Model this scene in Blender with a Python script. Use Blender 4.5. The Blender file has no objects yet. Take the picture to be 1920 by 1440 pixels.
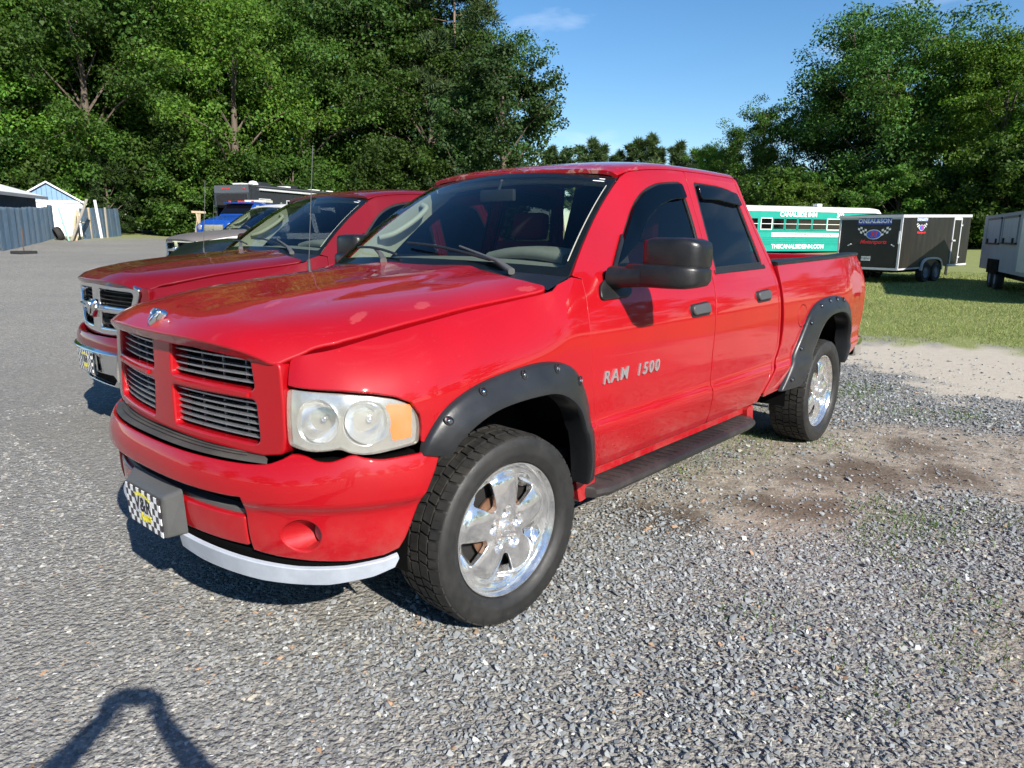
import bpy, bmesh, math, random
import numpy as np
from mathutils import Vector, Matrix
from mathutils.geometry import delaunay_2d_cdt

random.seed(7); RNG = np.random.default_rng(11)
scene = bpy.context.scene
COL = scene.collection
# ------------------------------------------------------------------ camera
CAM_P = (2.0128, 2.7583, 1.5461); CAM_YAW, CAM_PITCH, CAM_ROLL = -2.4193, -.2058, .0081
def _camera():
    cy, sy = math.cos(CAM_YAW), math.sin(CAM_YAW); cp, sp = math.cos(CAM_PITCH), math.sin(CAM_PITCH)
    d = Vector((cy*cp, sy*cp, sp)); r = Vector((sy, -cy, 0)); u = r.cross(d)
    c, s = math.cos(CAM_ROLL), math.sin(CAM_ROLL)
    r, u = c*r + s*u, -s*r + c*u
    cam = bpy.data.cameras.new('camera'); o = bpy.data.objects.new('camera', cam); COL.objects.link(o)
    m = Matrix((r, u, -d)).transposed().to_4x4(); m.translation = Vector(CAM_P); o.matrix_world = m
    cam.sensor_width = 36; cam.lens = 36*1342.7/1920; cam.clip_start = .05; cam.clip_end = 4000
    scene.camera = o
_camera()
# ------------------------------------------------------------------ daylight
SUN_AZ, SUN_EL = 71.5, 31.5            # azimuth counter-clockwise from +x
def _light():
    w = bpy.data.worlds.new('World'); scene.world = w; w.use_nodes = True
    nt = w.node_tree; nt.nodes.clear()
    out = nt.nodes.new('ShaderNodeOutputWorld'); bg = nt.nodes.new('ShaderNodeBackground')
    sky = nt.nodes.new('ShaderNodeTexSky'); sky.sky_type = 'NISHITA'; sky.sun_disc = False
    sky.sun_elevation = math.radians(SUN_EL); sky.sun_rotation = math.radians(90 - SUN_AZ)
    sky.altitude = 0; sky.air_density = 1.0; sky.dust_density = .0; sky.ozone_density = 3.5
    # thin wisps of high cloud, the same all over the sky
    tc = nt.nodes.new('ShaderNodeTexCoord'); mp = nt.nodes.new('ShaderNodeMapping'); mp.inputs['Scale'].default_value = (2.2, 3.4, 9.0)
    mp.inputs['Rotation'].default_value = (0, 0, .6); mp.inputs['Location'].default_value = (.4, 1.7, .35)
    n1 = nt.nodes.new('ShaderNodeTexNoise'); n1.inputs['Scale'].default_value = 1.3; n1.inputs['Detail'].default_value = 9; n1.inputs['Distortion'].default_value = .5
    r1 = nt.nodes.new('ShaderNodeValToRGB'); r1.color_ramp.elements[0].position = .60; r1.color_ramp.elements[1].position = .90
    r1.color_ramp.elements[0].color = (0, 0, 0, 1); r1.color_ramp.elements[1].color = (.55, .55, .55, 1)
    mx = nt.nodes.new('ShaderNodeMix'); mx.data_type = 'RGBA'; mx.inputs['B'].default_value = (9.5, 9.8, 10.5, 1)
    L = nt.links.new
    L(tc.outputs['Generated'], mp.inputs['Vector']); L(mp.outputs[0], n1.inputs['Vector']); L(n1.outputs['Fac'], r1.inputs['Fac'])
    hs = nt.nodes.new('ShaderNodeHueSaturation'); hs.inputs['Saturation'].default_value = 1.2; hs.inputs['Value'].default_value = 1.0; L(sky.outputs[0], hs.inputs['Color'])
    L(r1.outputs[0], mx.inputs['Factor']); L(hs.outputs[0], mx.inputs['A']); L(mx.outputs['Result'], bg.inputs['Color'])
    bg.inputs['Strength'].default_value = .09; L(bg.outputs[0], out.inputs[0])
    sun = bpy.data.lights.new('sun', 'SUN'); sun.energy = 5.0; sun.angle = math.radians(.53); sun.color = (1.0, .945, .86)
    so = bpy.data.objects.new('sun', sun); COL.objects.link(so)
    a, e = math.radians(SUN_AZ), math.radians(SUN_EL)
    v = Vector((math.cos(a)*math.cos(e), math.sin(a)*math.cos(e), math.sin(e)))
    so.rotation_euler = v.to_track_quat('Z', 'Y').to_euler(); so.location = v*60
_light()
vs = scene.view_settings
vs.view_transform = 'Standard'; vs.look = 'None'; vs.exposure = .74; vs.gamma = 1.0; vs.use_curve_mapping = False
scene.cycles.max_bounces = 5; scene.cycles.transparent_max_bounces = 14; scene.cycles.glossy_bounces = 3; scene.cycles.diffuse_bounces = 2
scene.cycles.sample_clamp_indirect = 6
scene.cycles.use_adaptive_sampling = True; scene.cycles.adaptive_threshold = .03
# ------------------------------------------------------------------ materials
MATS = {}
def mat(name, col=(.5, .5, .5), rough=.5, metal=0., coat=0., coat_r=.03, spec=.5, emis=None, alpha=None):
    if name in MATS: return MATS[name]
    m = bpy.data.materials.new(name); m.use_nodes = True; MATS[name] = m
    b = m.node_tree.nodes['Principled BSDF']
    b.inputs['Base Color'].default_value = (*col, 1); b.inputs['Roughness'].default_value = rough
    b.inputs['Metallic'].default_value = metal; b.inputs['Coat Weight'].default_value = coat; b.inputs['Coat Roughness'].default_value = coat_r
    b.inputs['Specular IOR Level'].default_value = spec
    return m
class NT:
    """small helper to wire shader nodes"""
    def __init__(s, m): s.m = m; s.t = m.node_tree; s.b = s.t.nodes.get('Principled BSDF')
    def n(s, typ, **kw):
        nd = s.t.nodes.new(typ)
        for k, v in kw.items():
            if k in nd.inputs: nd.inputs[k].default_value = v
            else: setattr(nd, k, v)
        return nd
    def l(s, a, b): s.t.links.new(a, b)
    def pos(s, kind='Object'):
        return s.n('ShaderNodeTexCoord').outputs[kind]
    def noise(s, vec, scale, detail=4, rough=.55, dist=0):
        nd = s.n('ShaderNodeTexNoise'); nd.inputs['Scale'].default_value = scale; nd.inputs['Detail'].default_value = detail
        nd.inputs['Roughness'].default_value = rough; nd.inputs['Distortion'].default_value = dist
        if vec is not None: s.l(vec, nd.inputs['Vector'])
        return nd.outputs['Fac']
    def ramp(s, fac, stops):
        nd = s.n('ShaderNodeValToRGB'); e = nd.color_ramp.elements
        while len(e) < len(stops): e.new(.5)
        for i, (p, c) in enumerate(stops):
            e[i].position = p; c = c if hasattr(c, '__len__') else (c, c, c); e[i].color = (*c, 1)
        s.l(fac, nd.inputs['Fac']); return nd.outputs['Color']
    def mix(s, fac, a, b, blend='MIX'):
        nd = s.n('ShaderNodeMix'); nd.data_type = 'RGBA'; nd.blend_type = blend
        for nm, v in (('Factor', fac), ('A', a), ('B', b)):
            if hasattr(v, 'is_linked') or hasattr(v, 'links'): s.l(v, nd.inputs[nm])
            elif nm == 'Factor': nd.inputs['Factor'].default_value = v
            else: nd.inputs[nm].default_value = (*v, 1)
        return nd.outputs['Result']
    def math(s, op, a, b=0., clamp=False):
        nd = s.n('ShaderNodeMath'); nd.operation = op; nd.use_clamp = clamp
        for i, v in enumerate((a, b)):
            if hasattr(v, 'links'): s.l(v, nd.inputs[i])
            else: nd.inputs[i].default_value = v
        return nd.outputs[0]
    def mapr(s, v, a, b, c, d):
        nd = s.n('ShaderNodeMapRange'); s.l(v, nd.inputs['Value'])
        for k, x in zip(('From Min', 'From Max', 'To Min', 'To Max'), (a, b, c, d)): nd.inputs[k].default_value = x
        return nd.outputs[0]
    def bump(s, h, strength=.3, dist=.01, normal=None):
        nd = s.n('ShaderNodeBump'); nd.inputs['Strength'].default_value = strength; nd.inputs['Distance'].default_value = dist
        s.l(h, nd.inputs['Height'])
        if normal is not None: s.l(normal, nd.inputs['Normal'])
        return nd.outputs[0]
    def set(s, name, v):
        i = s.b.inputs[name]
        if hasattr(v, 'links'): s.l(v, i)
        else: i.default_value = (*v, 1) if hasattr(v, '__len__') and len(v) == 3 and i.type == 'RGBA' else v
    def attr(s, nm):
        a = s.n('ShaderNodeAttribute'); a.attribute_name = nm; return a.outputs['Color']
def worn(name, col, rough, scale=8., amt=.25, bump=.0, metal=0., spec=.5, dust=None, coat=0.):
    """plain surface with uneven colour and gloss; optional dust"""
    if name in MATS: return MATS[name]
    m = mat(name, col, rough, metal, coat, .05, spec); k = NT(m); p = k.pos()
    f = k.noise(p, scale, 6, .6)
    c = k.mix(f, tuple(x*(1-amt) for x in col), tuple(min(1, x*(1+amt)) for x in col))
    if dust:
        d = k.ramp(k.noise(p, scale*.45, 7, .65), [(.45, 0), (.75, .55)]); c = k.mix(d, c, dust)
    k.set('Base Color', c); k.set('Roughness', k.mapr(f, .3, .7, rough*.8, min(1, rough*1.2)))
    if bump: k.set('Normal', k.bump(k.noise(p, scale*9, 3), bump, .004))
    return m
def glass(name, tint, gloss_r=.01, haze=0., ior=1.5):
    if name in MATS: return MATS[name]
    m = mat(name); t = m.node_tree; t.nodes.clear(); k = NT(m)
    out = k.n('ShaderNodeOutputMaterial'); tr = k.n('ShaderNodeBsdfTransparent'); tr.inputs[0].default_value = (*tint, 1)
    gl = k.n('ShaderNodeBsdfGlossy'); gl.inputs['Roughness'].default_value = gloss_r
    ge = k.n('ShaderNodeNewGeometry'); dt = k.n('ShaderNodeVectorMath'); dt.operation = 'DOT_PRODUCT'; k.l(ge.outputs['Normal'], dt.inputs[0]); k.l(ge.outputs['Incoming'], dt.inputs[1])
    f0 = ((ior - 1)/(ior + 1))**2*1.6          # two faces of one thin pane
    fr = k.math('ADD', k.math('MULTIPLY', k.math('POWER', k.math('SUBTRACT', 1., k.math('ABSOLUTE', dt.outputs['Value'])), 5.), 1 - f0), f0, True)
    mx = k.n('ShaderNodeMixShader'); k.l(fr, mx.inputs[0]); k.l(tr.outputs[0], mx.inputs[1]); k.l(gl.outputs[0], mx.inputs[2])
    last = mx
    if haze:
        df = k.n('ShaderNodeBsdfDiffuse'); df.inputs[0].default_value = (.74, .72, .62, 1)
        m2 = k.n('ShaderNodeMixShader'); k.l(mx.outputs[0], m2.inputs[1]); k.l(df.outputs[0], m2.inputs[2])
        f = k.noise(k.pos(), 9, 5); k.l(k.mapr(f, .35, .7, haze*.6, haze*1.5), m2.inputs[0]); last = m2
    k.l(last.outputs[0], out.inputs[0]); return m
# ------------------------------------------------------------------ objects
def tag(o, label=None, cat=None, group=None, kind=None):
    if label: o['label'] = label
    if cat: o['category'] = cat
    if group: o['group'] = group
    if kind: o['kind'] = kind
    return o
def empty(name, loc=(0, 0, 0), rz=0., label=None, cat=None, group=None, parent=None):
    o = bpy.data.objects.new(name, None); COL.objects.link(o); o.location = loc; o.rotation_euler = (0, 0, rz); o.empty_display_size = .1
    if parent: o.parent = parent
    return tag(o, label, cat, group)
def mobj(name, V, F, m=None, parent=None, smooth=False, normals=None, mats=None, mi=None, col=None):
    me = bpy.data.meshes.new(name)
    me.from_pydata([tuple(map(float, v)) for v in V] if not isinstance(V, np.ndarray) else V.tolist(), [], [tuple(map(int, f)) for f in F])
    if m is not None: me.materials.append(MATS[m] if isinstance(m, str) else m)
    if mats:
        for q in mats: me.materials.append(MATS[q] if isinstance(q, str) else q)
    if mi is not None: me.polygons.foreach_set('material_index', np.array(mi, np.int32))
    if smooth: me.polygons.foreach_set('use_smooth', np.ones(len(me.polygons), bool))
    me.update(calc_edges=True)
    if normals is not None:
        me.polygons.foreach_set('use_smooth', np.ones(len(me.polygons), bool))
        me.normals_split_custom_set_from_vertices([tuple(map(float, n)) for n in normals])
    me.update()
    o = bpy.data.objects.new(name, me); COL.objects.link(o)
    if parent: o.parent = parent
    return o
def fastmesh(name, V, F, m, col=None, smooth=False):
    """big meshes from numpy arrays; F is (n,3) or (n,4)"""
    V = np.asarray(V, np.float32); F = np.asarray(F, np.int32); k = F.shape[1]
    me = bpy.data.meshes.new(name); me.vertices.add(len(V)); me.vertices.foreach_set('co', V.ravel())
    me.loops.add(F.size); me.loops.foreach_set('vertex_index', F.ravel())
    me.polygons.add(len(F)); me.polygons.foreach_set('loop_start', np.arange(0, F.size, k, dtype=np.int32))
    me.update(calc_edges=True)
    if smooth: me.polygons.foreach_set('use_smooth', np.ones(len(F), bool))
    else: me.polygons.foreach_set('use_smooth', np.zeros(len(F), bool))
    if col is not None:
        a = me.color_attributes.new('col', 'FLOAT_COLOR', 'POINT')
        c = np.ones((len(V), 4), np.float32); c[:, :3] = col; a.data.foreach_set('color', c.ravel())
    me.materials.append(MATS[m] if isinstance(m, str) else m)
    return me
class MB:
    """collects simple shapes into one mesh"""
    def __init__(s): s.V = []; s.F = []
    def add(s, V, F):
        b = len(s.V); s.V += [tuple(map(float, v)) for v in V]; s.F += [tuple(i + b for i in f) for f in F]; return s
    def box(s, c, d, R=None, bev=0.):
        hx, hy, hz = d[0]/2, d[1]/2, d[2]/2
        if bev:
            bm = bmesh.new(); bmesh.ops.create_cube(bm, size=1)
            for v in bm.verts: v.co = Vector((v.co.x*d[0], v.co.y*d[1], v.co.z*d[2]))
            bmesh.ops.bevel(bm, geom=list(bm.edges), offset=bev, segments=2, affect='EDGES', profile=.6)
            V = [v.co.copy() for v in bm.verts]; bm.verts.index_update(); F = [[v.index for v in f.verts] for f in bm.faces]; bm.free()
        else:
            V = [Vector((x, y, z)) for x in (-hx, hx) for y in (-hy, hy) for z in (-hz, hz)]
            F = [(0, 1, 3, 2), (4, 6, 7, 5), (0, 4, 5, 1), (2, 3, 7, 6), (0, 2, 6, 4), (1, 5, 7, 3)]
        if R is not None: V = [R @ v for v in V]
        return s.add([v + Vector(c) for v in V], F)
    def bar(s, a, b, w, h, up=(0, 0, 1)):
        a, b = Vector(a), Vector(b); d = (b - a); L = d.length; d.normalize(); u = Vector(up)
        sd = d.cross(u); sd = sd.normalized() if sd.length > 1e-4 else d.orthogonal().normalized(); u = sd.cross(d)
        V = []
        for q in (a, b):
            for i, j in ((-1, -1), (1, -1), (1, 1), (-1, 1)): V.append(q + sd*w/2*i + u*h/2*j)
        return s.add(V, [(3, 2, 1, 0), (4, 5, 6, 7), (0, 1, 5, 4), (1, 2, 6, 5), (2, 3, 7, 6), (3, 0, 4, 7)])
    def tube(s, pts, r, n=8, cap=True, closed=False):
        pts = [Vector(p) for p in pts]; rs = r if hasattr(r, '__len__') else [r]*len(pts); b = len(s.V); m = len(pts)
        prev = None; V = []
        for i, p in enumerate(pts):
            d = (pts[(i+1) % m] - pts[i-1]) if (closed or 0 < i < m-1) else (pts[1] - pts[0] if i == 0 else pts[-1] - pts[-2])
            d.normalize(); u = d.orthogonal().normalized() if prev is None else (prev - d*prev.dot(d)).normalized(); prev = u; w = d.cross(u)
            V += [p + (u*math.cos(2*math.pi*k/n) + w*math.sin(2*math.pi*k/n))*rs[i] for k in range(n)]
        F = [(i*n+k, i*n+(k+1) % n, ((i+1) % m)*n+(k+1) % n, ((i+1) % m)*n+k) for i in range(m if closed else m-1) for k in range(n)]
        if cap and not closed: F += [tuple(range(n))[::-1], tuple((m-1)*n+k for k in range(n))]
        return s.add(V, F)
    def lathe(s, prof, n=48, axis='y', c=(0, 0, 0), a0=0., a1=2*math.pi, closed=True):
        """prof: (r, h) pairs; axis y: circle in x,z"""
        V = []; m = len(prof); N = n if closed else n + 1
        for i in range(N):
            t = a0 + (a1 - a0)*i/n; ct, st = math.cos(t), math.sin(t)
            for r, h in prof:
                V.append((c[0]+r*ct, c[1]+h, c[2]+r*st) if axis == 'y' else ((c[0]+h, c[1]+r*ct, c[2]+r*st) if axis == 'x' else (c[0]+r*ct, c[1]+r*st, c[2]+h)))
        F = [(i*m+j, i*m+j+1, ((i+1) % N)*m+j+1, ((i+1) % N)*m+j) for i in range(n) for j in range(m-1)]
        return s.add(V, F)
    def prism(s, poly, axis, a, b):
        """extrude a 2D polygon along an axis between a and b"""
        def P(q, h): return (h, q[0], q[1]) if axis == 'x' else ((q[0], h, q[1]) if axis == 'y' else (q[0], q[1], h))
        n = len(poly); V = [P(q, a) for q in poly] + [P(q, b) for q in poly]
        return s.add(V, [tuple(range(n))[::-1], tuple(range(n, 2*n))] + [(i, (i+1) % n, n+(i+1) % n, n+i) for i in range(n)])
    def build(s, name, m, parent=None, smooth=None, fix=True):
        o = mobj(name, s.V, s.F, m, parent)
        if fix:
            bm = bmesh.new(); bm.from_mesh(o.data); bmesh.ops.recalc_face_normals(bm, faces=bm.faces); bm.to_mesh(o.data); bm.free()
        if smooth is not None: smooth_by_angle(o.data, smooth)
        return o
def smooth_by_angle(me, deg=40):
    me.polygons.foreach_set('use_smooth', np.ones(len(me.polygons), bool))
    bm = bmesh.new(); bm.from_mesh(me); lim = math.radians(deg)
    for e in bm.edges:
        e.smooth = len(e.link_faces) != 2 or e.calc_face_angle(0) < lim
    bm.to_mesh(me); bm.free()
def copy_tree(o, parent=None, loc=None, rz=None):
    c = o.copy(); COL.objects.link(c)
    if parent: c.parent = parent
    if loc is not None: c.location = loc
    if rz is not None: c.rotation_euler = (0, 0, rz)
    for ch in list(o.children): copy_tree(ch, c)
    return c
def text_mesh(txt, size, depth=.002, bold=0., shear=0., spacing=1., align='CENTER'):
    cu = bpy.data.curves.new('lettering', 'FONT'); cu.body = txt; cu.size = size; cu.extrude = depth; cu.offset = bold; cu.shear = shear
    cu.space_character = spacing; cu.align_x = align; cu.align_y = 'CENTER'; cu.resolution_u = 3
    o = bpy.data.objects.new('lettering', cu); COL.objects.link(o)
    dg = bpy.context.evaluated_depsgraph_get(); me = bpy.data.meshes.new_from_object(o.evaluated_get(dg))
    V = np.array([v.co[:] for v in me.vertices]); F = [tuple(p.vertices) for p in me.polygons]
    bpy.data.objects.remove(o); bpy.data.curves.remove(cu); bpy.data.meshes.remove(me)
    return V, F
# ------------------------------------------------------------------ curved sheet-metal panels
def resample(P, step, closed=True):
    P = np.asarray(P, float); Q = np.vstack([P, P[:1]]) if closed else P; out = []
    for a, b in zip(Q[:-1], Q[1:]):
        n = max(1, int(math.ceil(np.hypot(*(b - a))/step))); out += [a + (b - a)*i/n for i in range(n)]
    if not closed: out.append(Q[-1])
    return np.array(out)
def crom(P, n=8, closed=False):
    """Catmull-Rom through points"""
    P = np.asarray(P, float); m = len(P); out = []
    for i in range(m if closed else m - 1):
        p0, p1, p2, p3 = (P[(i-1) % m] if closed or i > 0 else P[0]*2-P[1]), P[i], P[(i+1) % m], (P[(i+2) % m] if closed or i+2 < m else P[-1]*2-P[-2])
        for k in range(n):
            t = k/n; out.append(.5*((2*p1) + (p2-p0)*t + (2*p0-5*p1+4*p2-p3)*t*t + (3*p1-p0-3*p2+p3)*t**3))
    if not closed: out.append(P[-1])
    return np.array(out)
def rnd(P, r, n=4):
    """polygon with rounded corners; r may be a list"""
    P = np.asarray(P, float); m = len(P); rs = r if hasattr(r, '__len__') else [r]*m; out = []
    for i in range(m):
        a, b, c = P[i-1], P[i], P[(i+1) % m]; u = a - b; v = c - b; lu, lv = np.hypot(*u), np.hypot(*v); d = min(rs[i], lu*.48, lv*.48)
        if d < 1e-5: out.append(b); continue
        p, q = b + u/lu*d, b + v/lv*d
        for k in range(n + 1):
            t = k/n; out.append((1-t)**2*p + 2*t*(1-t)*b + t*t*q)
    return np.array(out)
def area2(P): return .5*np.sum(P[:, 0]*np.roll(P[:, 1], -1) - np.roll(P[:, 0], -1)*P[:, 1])
def inset(P, d):
    """move a CCW polygon inward by d"""
    e = np.roll(P, -1, 0) - P; L = np.hypot(e[:, 0], e[:, 1]) + 1e-9; n = np.stack([-e[:, 1]/L, e[:, 0]/L], 1)
    m = n + np.roll(n, 1, 0); q = (m*n).sum(1); m = m/np.clip(q, .35, None)[:, None]
    return P + m*d
def inside(P, X):
    r = np.zeros(len(X), bool); Q = np.roll(P, -1, 0)
    for a, b in zip(P, Q):
        c = ((a[1] > X[:, 1]) != (b[1] > X[:, 1]))
        with np.errstate(divide='ignore', invalid='ignore'):
            xi = (b[0]-a[0])*(X[:, 1]-a[1])/(b[1]-a[1]) + a[0]
        r ^= c & (X[:, 0] < xi)
    return r
def bdist(P, X):
    Q = np.roll(P, -1, 0); d = np.full(len(X), 1e9)
    for a, b in zip(P, Q):
        ab = b - a; t = np.clip(((X - a) @ ab)/(ab @ ab + 1e-12), 0, 1); d = np.minimum(d, np.hypot(*(X - a - t[:, None]*ab).T))
    return d
def panel(name, outer, surf, m, parent, holes=(), step=.035, gap=.0038, roll=.0045, depth=.018, off=0., mirror=False, flip=False, hole_roll=True, outward=None):
    """sheet following surf(u, v), cut to a 2D outline with holes, with rolled edges.
    flip turns the surface normal round; off moves it along the normal; mirror builds the right-hand copy (y -> -y)"""
    loops = []
    O = resample(np.asarray(outer, float), step)
    if area2(O) < 0: O = O[::-1]
    loops.append(inset(O, gap + roll*.8) if (gap + roll) else O)
    for h in holes:
        H = resample(np.asarray(h, float), step)
        if area2(H) > 0: H = H[::-1]
        loops.append(inset(H, gap*.5 + roll*.8) if hole_roll else H)
    lo, hi = loops[0].min(0), loops[0].max(0)
    gx, gy = np.meshgrid(np.arange(lo[0] + step/2, hi[0], step), np.arange(lo[1] + step/2, hi[1], step)); gx[1::2] += step/2
    X = np.stack([gx.ravel(), gy.ravel()], 1); ok = inside(loops[0], X)
    for H in loops[1:]: ok &= ~inside(H, X)
    X = X[ok]
    for P in loops:
        if len(X): X = X[bdist(P, X) > step*.45]
    pts = [p for P in loops for p in P] + list(X); edges = []; b = 0; idx = []
    for P in loops:
        n = len(P); edges += [(b+i, b+(i+1) % n) for i in range(n)]; idx.append((b, n)); b += n
    vv, ee, ff, ov, oe, of = delaunay_2d_cdt([Vector((float(p[0]), float(p[1]))) for p in pts], edges, [], 0, 1e-6)
    UV = np.array([(v.x, v.y) for v in vv]); ff = [f for f in ff if len(f) == 3]
    cen = UV[np.array(ff)].mean(1); ok = inside(loops[0], cen)
    for H in loops[1:]: ok &= ~inside(H, cen)
    ff = [f for f, q in zip(ff, ok) if q]
    inv = {}
    for i, o in enumerate(ov):
        for q in o: inv[q] = i
    def ev(UV):
        e = 1.5e-3; p = surf(UV[:, 0], UV[:, 1])
        du = surf(UV[:, 0]+e, UV[:, 1]) - surf(UV[:, 0]-e, UV[:, 1]); dv = surf(UV[:, 0], UV[:, 1]+e) - surf(UV[:, 0], UV[:, 1]-e)
        n = np.cross(du, dv); n /= np.linalg.norm(n, axis=1, keepdims=True) + 1e-12
        return p, (-n if flip else n)
    P3, N3 = ev(UV); P3 = P3 + N3*off
    V = [P3]; N = [N3]; F = [tuple(f) for f in ff]
    if flip: F = [f[::-1] for f in F]
    base = len(P3)
    if roll:
        for li, (b0, n) in enumerate(idx):
            if li and not hole_roll: continue
            ids = np.array([inv.get(b0+i, -1) for i in range(n)])
            if (ids < 0).any(): ids = ids[ids >= 0]; n = len(ids)
            p = P3[ids]; nn = N3[ids]; t = np.roll(p, -1, 0) - np.roll(p, 1, 0); t /= np.linalg.norm(t, axis=1, keepdims=True) + 1e-12
            o = np.cross(t, nn); o = -o if flip else o          # away from the sheet
            prev = ids
            rings = [(.5, 'a'), (1., 'a'), (0, 'd')]
            for q, kind in rings:
                if kind == 'a':
                    th = q*math.pi/2; rp = p + o*roll*math.sin(th) - nn*roll*(1 - math.cos(th)); rn = nn*math.cos(th) + o*math.sin(th)
                else:
                    rp = p + o*roll - nn*(roll + depth); rn = o
                V.append(rp); N.append(rn); cur = base + np.arange(n); base += n
                for i in range(n):
                    j = (i+1) % n; f = (prev[i], cur[i], cur[j], prev[j]); F.append(f if not flip else f[::-1])
                prev = cur
    V = np.vstack(V); N = np.vstack(N)
    if mirror:
        V = V*[1, -1, 1]; N = N*[1, -1, 1]; F = [f[::-1] for f in F]
    F = [f for f in F if len(set(f)) == len(f)]
    N = np.where(np.isfinite(N), N, [[0, 0, 1.]])
    return mobj(name, V, F, m, parent, normals=N)
def both(fn):
    """run a builder for the left and the right side"""
    return fn(False), fn(True)
def mir(P, on): return [(p[0], -p[1], p[2]) for p in P] if on else P
# ------------------------------------------------------------------ pickup body surfaces (metres, x forward, y left, z up)
def SP(xs, ys):
    """smooth monotone (PCHIP) interpolation, vectorised"""
    xs = np.array(xs, float); ys = np.array(ys, float)
    o = np.argsort(xs); xs = xs[o]; ys = ys[o]
    h = np.diff(xs); d = np.diff(ys) / h
    m = np.zeros(len(xs)); m[0] = d[0]; m[-1] = d[-1]
    for i in range(1, len(xs) - 1):
        if d[i-1] * d[i] > 0:
            w1 = 2*h[i] + h[i-1]; w2 = h[i] + 2*h[i-1]
            m[i] = (w1 + w2) / (w1/d[i-1] + w2/d[i])
    def f(x):
        x = np.asarray(x, float); xc = np.clip(x, xs[0], xs[-1])
        i = np.clip(np.searchsorted(xs, xc, 'right') - 1, 0, len(h) - 1)
        t = (xc - xs[i]) / h[i]; t2 = t*t; t3 = t2*t
        r = (2*t3-3*t2+1)*ys[i] + (t3-2*t2+t)*h[i]*m[i] + (-2*t3+3*t2)*ys[i+1] + (t3-t2)*h[i]*m[i+1]
        return r + np.where(x < xs[0], (x - xs[0])*m[0], 0) + np.where(x > xs[-1], (x - xs[-1])*m[-1], 0)
    return f
def sstep(a, b, x):
    t = np.clip((np.asarray(x, float) - a) / (b - a), 0, 1); return t*t*(3 - 2*t)

# side profile, y as a function of z (doors)
DOOR = SP([.40, .50, .60, .675, .69, .715, .74, .85, 1.0, 1.1, 1.18, 1.25, 1.30, 1.34],
          [.90, .945, .972, .985, .984, .972, .968, .972, .972, .967, .955, .935, .915, .895])
BEDP = SP([.40, .50, .60, .675, .69, .715, .74, .85, 1.0, 1.1, 1.2, 1.3, 1.36, 1.42],
          [.90, .945, .972, .985, .984, .972, .968, .975, .978, .972, .955, .925, .905, .885])
BELT = 1.34
# greenhouse section: y(z) above the belt then over the roof shoulder to the centre line; parameter = length
_gy = np.array([.895, .857, .812, .766, .740, .720, .698, .655, .57, .33, .0])
_gz = np.array([1.34, 1.45, 1.58, 1.71, 1.785, 1.84, 1.893, 1.930, 1.949, 1.966, 1.970])
_gl = np.concatenate([[0], np.cumsum(np.hypot(np.diff(_gy), np.diff(_gz)))])
GY = SP(_gl, _gy); GZ = SP(_gl, _gz); GLEN = _gl[-1]
VTOP = BELT + GLEN                       # v of the roof centre line
ROOFK = SP([-3.0, -2.75, -2.45, -2.0, -1.7, -1.45, -1.22, -1.09, -.5], [.96, .975, .995, 1.0, .995, .972, .925, .872, .86])
def z2v(z):
    """v for a height z on the greenhouse side (at the tallest station)"""
    zz = np.linspace(0, GLEN, 400); return BELT + np.interp(z, GZ(zz), zz) if z > BELT else z
def skin(x, v):
    """left body side + greenhouse + roof: x, v -> point"""
    x = np.asarray(x, float); v = np.asarray(v, float)
    yl = DOOR(np.minimum(v, BELT)); l = np.clip(v - BELT, 0, None)
    l2 = np.where(l > GLEN, 2*GLEN - l, l)
    k = ROOFK(x)
    yg = GY(l2); zg = BELT + (GZ(l2) - BELT)*k
    yg = np.where(l > GLEN, -yg, yg)
    # tumblehome pulled in where the roof sits lower
    y = np.where(v < BELT, yl, yg); z = np.where(v < BELT, v, zg)
    barrel = -.006*((x + 1.6)/1.0)**2*np.where(l > GLEN*.5, 0, 1)
    return np.stack([x, y + np.where(np.abs(y) > .4, barrel*np.sign(y), 0), z], -1)
# windshield
def wshield(a, t):
    a = np.asarray(a, float); t = np.asarray(t, float); q = 1 - a*a
    xb = -.505 + .10*q; yb = a*.868; zb = 1.372 + .022*q
    xt = -1.125 + .035*q; yt = a*.690; zt = 1.832 + .050*q
    bul = .03*4*t*(1 - t)
    return np.stack([xb + (xt - xb)*t + bul*.45, yb + (yt - yb)*t, zb + (zt - zb)*t + bul*.7], -1)
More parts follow.
